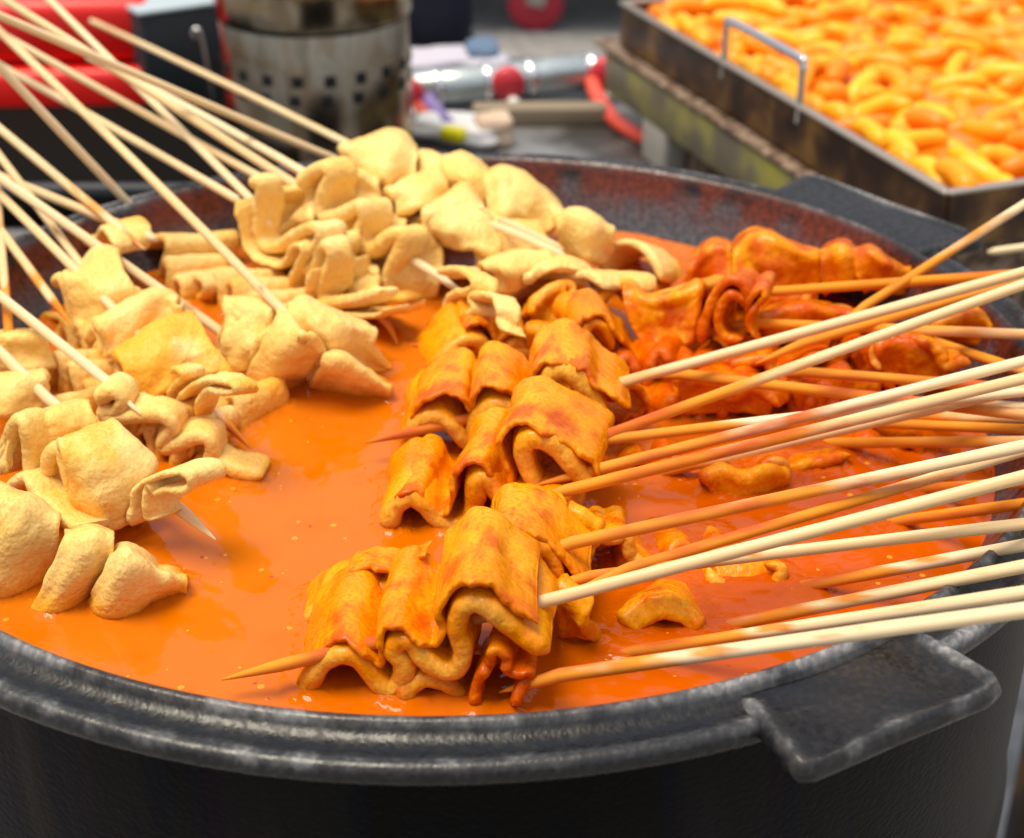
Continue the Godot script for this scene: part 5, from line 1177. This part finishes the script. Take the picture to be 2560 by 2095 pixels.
	t = skewer("bamboo_skewer", "pale bamboo stick passing just below the whitest long stick over a sunk ring", Vector3(0.0372, -0.0300, 0.1380), "orange sauced fish cake skewers on the right of the cauldron")
	stick(t, [Vector3(0.0266, -0.0161, 0.1414), Vector3(0.0463, -0.0100, 0.1420), Vector3(0.1762, 0.0106, 0.1458), Vector3(0.3129, 0.0322, 0.1498)], 0.061, 39)
	cake_count = 234
	c = cake(t, "o", Vector3(0.0372, -0.0300, 0.1380), Vector3(0.9962, 0.0000, -0.0872), Vector3(-0.0000, 1.0000, 0.0000), 0.0300, 0.0058, [-180, 227, -157, 268, -116, 294, -69, 291, -27, 247, -11, 175, -13, 103, 0, 0, 38, -77, 98, -51, 148, -84], 0.00, 0.0)
	cake(t, "o", Vector3(0.0372, -0.0300, 0.1380), Vector3(0.9962, 0.0000, -0.0872), Vector3(-0.0000, 1.0000, 0.0000), 0.0300, 0.0024, [-216, 320, -186, 360, -123, 359, -53, 318, 1, 252, 49, 192, 98, 154], 0.15, 1.0, 0.0010, c, "flap")
	fold(t, "o", 3, 0.0046, [1, 90, -94, 47, 90, -31, 84, 50, -26, -5, 200, 58, 40, 200, 119, 75, 160, 122, -10, 120, 86, 35, 120, 126, 87, 100, 157, 3, 10, 103, 56, 20, 97, 133, 0, 90], 0.00, 1.0, 0.0)
	t = skewer("bamboo_skewer", "tan bamboo stick rising from the broth beside the right inner wall", Vector3(0.1228, -0.0300, 0.1198), "orange sauced fish cake skewers on the right of the cauldron")
	stick(t, [Vector3(0.0983, -0.0415, 0.1091), Vector3(0.1228, -0.0280, 0.1198), Vector3(0.1781, 0.0022, 0.1438), Vector3(0.3441, 0.0931, 0.2161)], 0.061, 40)
	cake_count = 240
	t = skewer("bamboo_skewer", "pale bamboo stick rising from the broth, third from the front rim", Vector3(0.0941, -0.0300, 0.1399), "orange sauced fish cake skewers on the right of the cauldron")
	stick(t, [Vector3(0.0682, -0.0417, 0.1316), Vector3(0.0941, -0.0290, 0.1399), Vector3(0.1711, 0.0088, 0.1647), Vector3(0.3269, 0.0853, 0.2148)], 0.055, 41)
	cake_count = 246
	t = skewer("bamboo_skewer", "bamboo stick with a long orange lower half, second from the front rim", Vector3(0.0571, -0.0300, 0.1351), "orange sauced fish cake skewers on the right of the cauldron")
	stick(t, [Vector3(0.0431, -0.0391, 0.1493), Vector3(0.0603, -0.0280, 0.1555), Vector3(0.1616, 0.0196, 0.1917), Vector3(0.2928, 0.0813, 0.2385)], 0.077, 42)
	cake_count = 252
	c = cake(t, "o", Vector3(0.0571, -0.0325, 0.1351), Vector3(0.9511, 0.0000, 0.3090), Vector3(0.1057, 0.9397, -0.3253), 0.0240, 0.0050, [0, 0, 41, 69, 104, 103, 171, 101, 221, 58, 278, 16], 0.00, 0.0)
	cake(t, "o", Vector3(0.0571, -0.0325, 0.1351), Vector3(0.9511, 0.0000, 0.3090), Vector3(0.1057, 0.9397, -0.3253), 0.0100, 0.0040, [59, -44, 107, -3, 171, -22], 0.15, 0.3, -0.0120, c, "flap")
	fold(t, "o", 5, 0.0046, [2, -50, -20, 57, 10, -54, 122, 40, -46, 197, 10, -50, 263, -50, -8, -5, 10, 54, 50, 70, 23, 113, 100, 32, 187, 70, 27, 252, 10, 66, 44, -20, 50, 86, 10, 48, 129, 30, 45, 188, 10, 48, 240, -30, 60], 0.00, 0.0, 0.0)
	t = skewer("bamboo_skewer", "whitest bamboo stick nearest the front rim, crossing over the carrying ear", Vector3(0.0104, -0.0300, 0.1803), "orange sauced fish cake skewers on the right of the cauldron")
	stick(t, [Vector3(0.0184, -0.0264, 0.1776), Vector3(0.0361, -0.0160, 0.1832), Vector3(0.1515, 0.0324, 0.2199), Vector3(0.2750, 0.0842, 0.2592)], 0.055, 43)
	cake_count = 258
	c = cake(t, "o", Vector3(0.0104, -0.0320, 0.1803), Vector3(0.9848, 0.0000, 0.1736), Vector3(0.0182, 0.9945, -0.1029), 0.0220, 0.0036, [0, 0, 16, 106, 54, 175, 65, 227, 98, 212, 110, 157, 166, 157, 139, 96, 113, 21], 0.80, 1.0)
	c = cake(t, "o", Vector3(-0.0099, -0.0330, 0.1764), Vector3(0.9962, 0.0000, -0.0872), Vector3(-0.0151, 0.9848, -0.1730), 0.0300, 0.0060, [0, 0, 14, 62, 65, 90, 126, 74, 170, 27, 197, -19], 0.50, 0.0)
	t = skewer("sunken_fish_cake", "orange fish cake half sunk in open broth between the right sticks", Vector3(0.0914, -0.0300, 0.0493), "orange sauced fish cake skewers on the right of the cauldron")
	cake_count = 264
	c = cake(t, "o", Vector3(0.0914, -0.0320, 0.0493), Vector3(1.0000, 0.0000, -0.0000), Vector3(-0.0000, 0.9063, -0.4226), 0.0260, 0.0052, [0, 0, 42, 51, 109, 34, 161, -17, 220, 8, 244, 68, 303, 76, 329, 25], 0.00, 1.0)
	fold(t, "o", 5, 0.0046, [12, -60, -90, 86, -10, -89, 171, -30, -73, 256, -10, -81, 356, -70, -140, -13, 50, 84, 59, 100, 87, 141, 80, 102, 222, 100, 95, 319, 40, 35, 16, 0, 81, 93, 40, 107, 166, 30, 123, 244, 40, 91, 324, -10, 33, 48, -40, 111, 122, -30, 112, 192, -40, 96, 265, -40, 48, 336, -50, 32], 0.00, 1.0, 0.0)
	c = cake(t, "o", Vector3(0.1217, -0.0320, 0.0443), Vector3(0.9962, 0.0000, -0.0872), Vector3(-0.0298, 0.9397, -0.3407), 0.0200, 0.0045, [0, 0, 87, 39, 191, 52, 269, 66], 0.00, 1.0)
	t = skewer("sunken_fish_cake", "ring shaped orange fish cake just breaking the broth surface", Vector3(0.1041, -0.0300, 0.1166), "orange sauced fish cake skewers on the right of the cauldron")
	cake_count = 270
	c = cake(t, "o", Vector3(0.1041, -0.0325, 0.1166), Vector3(1.0000, 0.0000, -0.0000), Vector3(-0.0000, 0.8660, -0.5000), 0.0180, 0.0050, [-167, 72, -144, 26, -76, 4, 0, 0, 53, 26, 69, 72, 23, 83], 0.00, 0.0)
	fold(t, "o", 4, 0.0046, [-140, -50, -156, -80, -30, -154, -9, -30, -161, 86, -50, -156, -151, 0, -90, -91, 20, -88, -21, 20, -95, 72, 0, -90, -141, -10, -38, -81, 0, -36, -12, 0, -36, 60, -20, -52, -111, -40, -14, -61, -30, 6, -12, -40, -14, 45, -40, -41], 0.00, 0.0, 0.0)
	c = cake(t, "o", Vector3(0.0953, -0.0310, 0.1075), Vector3(1.0000, 0.0000, -0.0000), Vector3(-0.0000, 0.8660, -0.5000), 0.0100, 0.0040, [0, 0, 38, -23, 85, -8], 0.00, 0.0)
	t = skewer("fish_cake_skewer", "red stained fish cake skewer lying against the right inner wall", Vector3(0.1686, -0.0300, -0.0106), "orange sauced fish cake skewers on the right of the cauldron")
	stick(t, [Vector3(0.1861, -0.0188, -0.0463), Vector3(0.1947, -0.0120, -0.0287), Vector3(0.2068, -0.0067, -0.0040), Vector3(0.2629, 0.0181, 0.1106)], 0.118, 46)
	cake_count = 730
	cake_count = 276
	c = cake(t, "o", Vector3(0.1686, -0.0160, -0.0106), Vector3(0.9272, 0.0000, 0.3746), Vector3(0.1281, 0.9397, -0.3171), 0.0080, 0.0050, [0, 0, -37, 63, -5, 109, 63, 141, 150, 135, 214, 112, 242, 62, 302, 93, 336, 85], 0.00, 1.0)
	fold(t, "o", 5, 0.0046, [34, 110, -251, 90, 160, -244, 174, 160, -244, 252, 140, -238, 302, 100, -193, -22, 220, -37, 31, 270, -27, 112, 270, -27, 187, 250, -22, 237, 210, 19, -5, 160, -21, 45, 210, 4, 113, 220, 24, 195, 190, 9, 259, 160, 9, 29, 100, -19, 79, 120, -10, 143, 120, 5, 210, 110, 15, 301, 100, -19], 0.60, 0.0, 0.0)
	fold(t, "o", 5, 0.0046, [309, 110, -464, 402, 160, -459, 495, 180, -467, 550, 150, -413, 624, 90, -340, 243, 220, -242, 331, 270, -233, 420, 290, -239, 473, 260, -190, 547, 200, -124, 267, 160, -254, 339, 220, -210, 419, 230, -205, 491, 190, -192, 559, 150, -164, 310, 100, -281, 369, 130, -252, 435, 140, -215, 499, 120, -209, 556, 100, -202], 0.50, 0.0, 0.0)
	c = cake(t, "o", Vector3(0.1954, -0.0120, -0.0432), Vector3(0.9272, 0.0000, 0.3746), Vector3(0.1524, 0.9135, -0.3771), 0.0300, 0.0050, [0, 0, 73, 55, 150, 88, 223, 58, 300, 7, 334, -30], 0.00, 0.0)
	t = skewer("folded_fish_cake", "small red fish cake scraps among the right hand sticks", Vector3(0.1599, -0.0300, -0.0357), "orange sauced fish cake skewers on the right of the cauldron")
	cake_count = 282
	c = cake(t, "o", Vector3(0.1599, -0.0240, -0.0357), Vector3(0.9848, 0.0000, 0.1736), Vector3(0.0449, 0.9659, -0.2549), 0.0260, 0.0050, [0, 0, 23, 45, 51, -25, 87, -36, 93, 36, 130, 82], 0.80, 0.0)
	c = cake(t, "o", Vector3(0.1262, -0.0200, -0.0601), Vector3(0.9781, 0.0000, 0.2079), Vector3(0.1040, 0.8660, -0.4891), 0.0300, 0.0050, [0, 0, 53, 49, 135, 85, 225, 49, 305, 100, 391, 93, 466, 42, 552, 21], 0.00, 0.0)
	fold(t, "o", 5, 0.0046, [-320, 70, -348, -215, 110, -385, -95, 120, -398, 22, 110, -385, 152, 90, -358, -359, 180, -125, -258, 220, -157, -143, 230, -169, -30, 220, -157, 95, 200, -132, -339, 120, -135, -249, 160, -134, -141, 170, -146, -25, 160, -151, 99, 130, -147, -302, 60, -160, -230, 80, -169, -131, 90, -164, -11, 80, -185, 98, 60, -177], 0.50, 0.0, 0.0)
	t = skewer("bamboo_skewer", "horizontal bamboo stick, upper of three low ones at the far right", Vector3(0.1871, -0.0300, 0.0166), "orange sauced fish cake skewers on the right of the cauldron")
	stick(t, [Vector3(0.1692, -0.0260, -0.0053), Vector3(0.1871, -0.0160, 0.0166), Vector3(0.2083, -0.0041, 0.0427), Vector3(0.3481, 0.0737, 0.2139)], 0.055, 48)
	cake_count = 288
	t = skewer("bamboo_skewer", "horizontal bamboo stick, middle of three low ones at the far right", Vector3(0.1649, -0.0300, 0.0188), "orange sauced fish cake skewers on the right of the cauldron")
	stick(t, [Vector3(0.1427, -0.0291, 0.0008), Vector3(0.1649, -0.0200, 0.0188), Vector3(0.2056, -0.0034, 0.0518), Vector3(0.3647, 0.0617, 0.1810)], 0.069, 49)
	cake_count = 294
	t = skewer("bamboo_skewer", "horizontal yellow bamboo stick, lowest of three at the far right", Vector3(0.1622, -0.0300, 0.0183), "orange sauced fish cake skewers on the right of the cauldron")
	stick(t, [Vector3(0.1418, -0.0335, -0.0016), Vector3(0.1622, -0.0240, 0.0183), Vector3(0.2038, -0.0047, 0.0588), Vector3(0.3458, 0.0611, 0.1971)], 0.135, 50)
	cake_count = 300
	t = skewer("bamboo_skewer", "thin bamboo stick rising steeply beneath the close pair of sticks", Vector3(0.0764, -0.0300, 0.0476), "orange sauced fish cake skewers on the right of the cauldron")
	stick(t, [Vector3(0.0479, -0.0382, 0.0452), Vector3(0.0764, -0.0290, 0.0476), Vector3(0.1276, -0.0125, 0.0519), Vector3(0.2509, 0.0273, 0.0623)], 0.055, 51)
	cake_count = 306
	t = skewer("bamboo_skewer", "red stained stick lying almost level at the right above the open broth", Vector3(0.1518, -0.0300, 0.0293), "orange sauced fish cake skewers on the right of the cauldron")
	stick(t, [Vector3(0.1289, -0.0358, 0.0126), Vector3(0.1518, -0.0260, 0.0293), Vector3(0.2017, -0.0045, 0.0659), Vector3(0.3576, 0.0625, 0.1800)], 0.102, 52)
	cake_count = 760
	c = cake(t, "o", Vector3(0.1494, -0.0340, 0.0258), Vector3(0.9781, 0.0000, 0.2079), Vector3(0.0503, 0.9703, -0.2366), 0.0220, 0.0050, [-25, 9, 5, 5, 41, 55, 77, 74, 113, 55, 130, 9, 160, 5, 196, 58, 232, 78, 268, 58, 270, 9, 300, 5, 341, 56], 0.70, 0.6)
	cake_count = 312
	t = skewer("bamboo_skewer", "orange stick lying at the right rim above the short tan stick", Vector3(0.1557, -0.0300, 0.0794), "orange sauced fish cake skewers on the right of the cauldron")
	stick(t, [Vector3(0.1353, -0.0444, 0.0628), Vector3(0.1557, -0.0300, 0.0794), Vector3(0.1899, -0.0059, 0.1071), Vector3(0.3395, 0.0998, 0.2286)], 0.118, 53)
	cake_count = 318
	t = skewer("bamboo_skewer", "yellow orange stick emerging low at the right rim", Vector3(0.1722, -0.0300, 0.0594), "orange sauced fish cake skewers on the right of the cauldron")
	stick(t, [Vector3(0.1547, -0.0417, 0.0393), Vector3(0.1722, -0.0280, 0.0594), Vector3(0.1961, -0.0092, 0.0871), Vector3(0.3293, 0.0956, 0.2410)], 0.094, 54)
	cake_count = 324
	t = skewer("bamboo_skewer", "loose pale bamboo stick end lying outside the cauldron under the pan corner", Vector3(0.3202, -0.0500, -0.1829), "orange sauced fish cake skewers on the right of the cauldron")
	stick(t, [Vector3(0.2663, -0.0450, -0.2014), Vector3(0.3202, -0.0300, -0.1829)], 0.000, 55, true)
	cake_count = 330
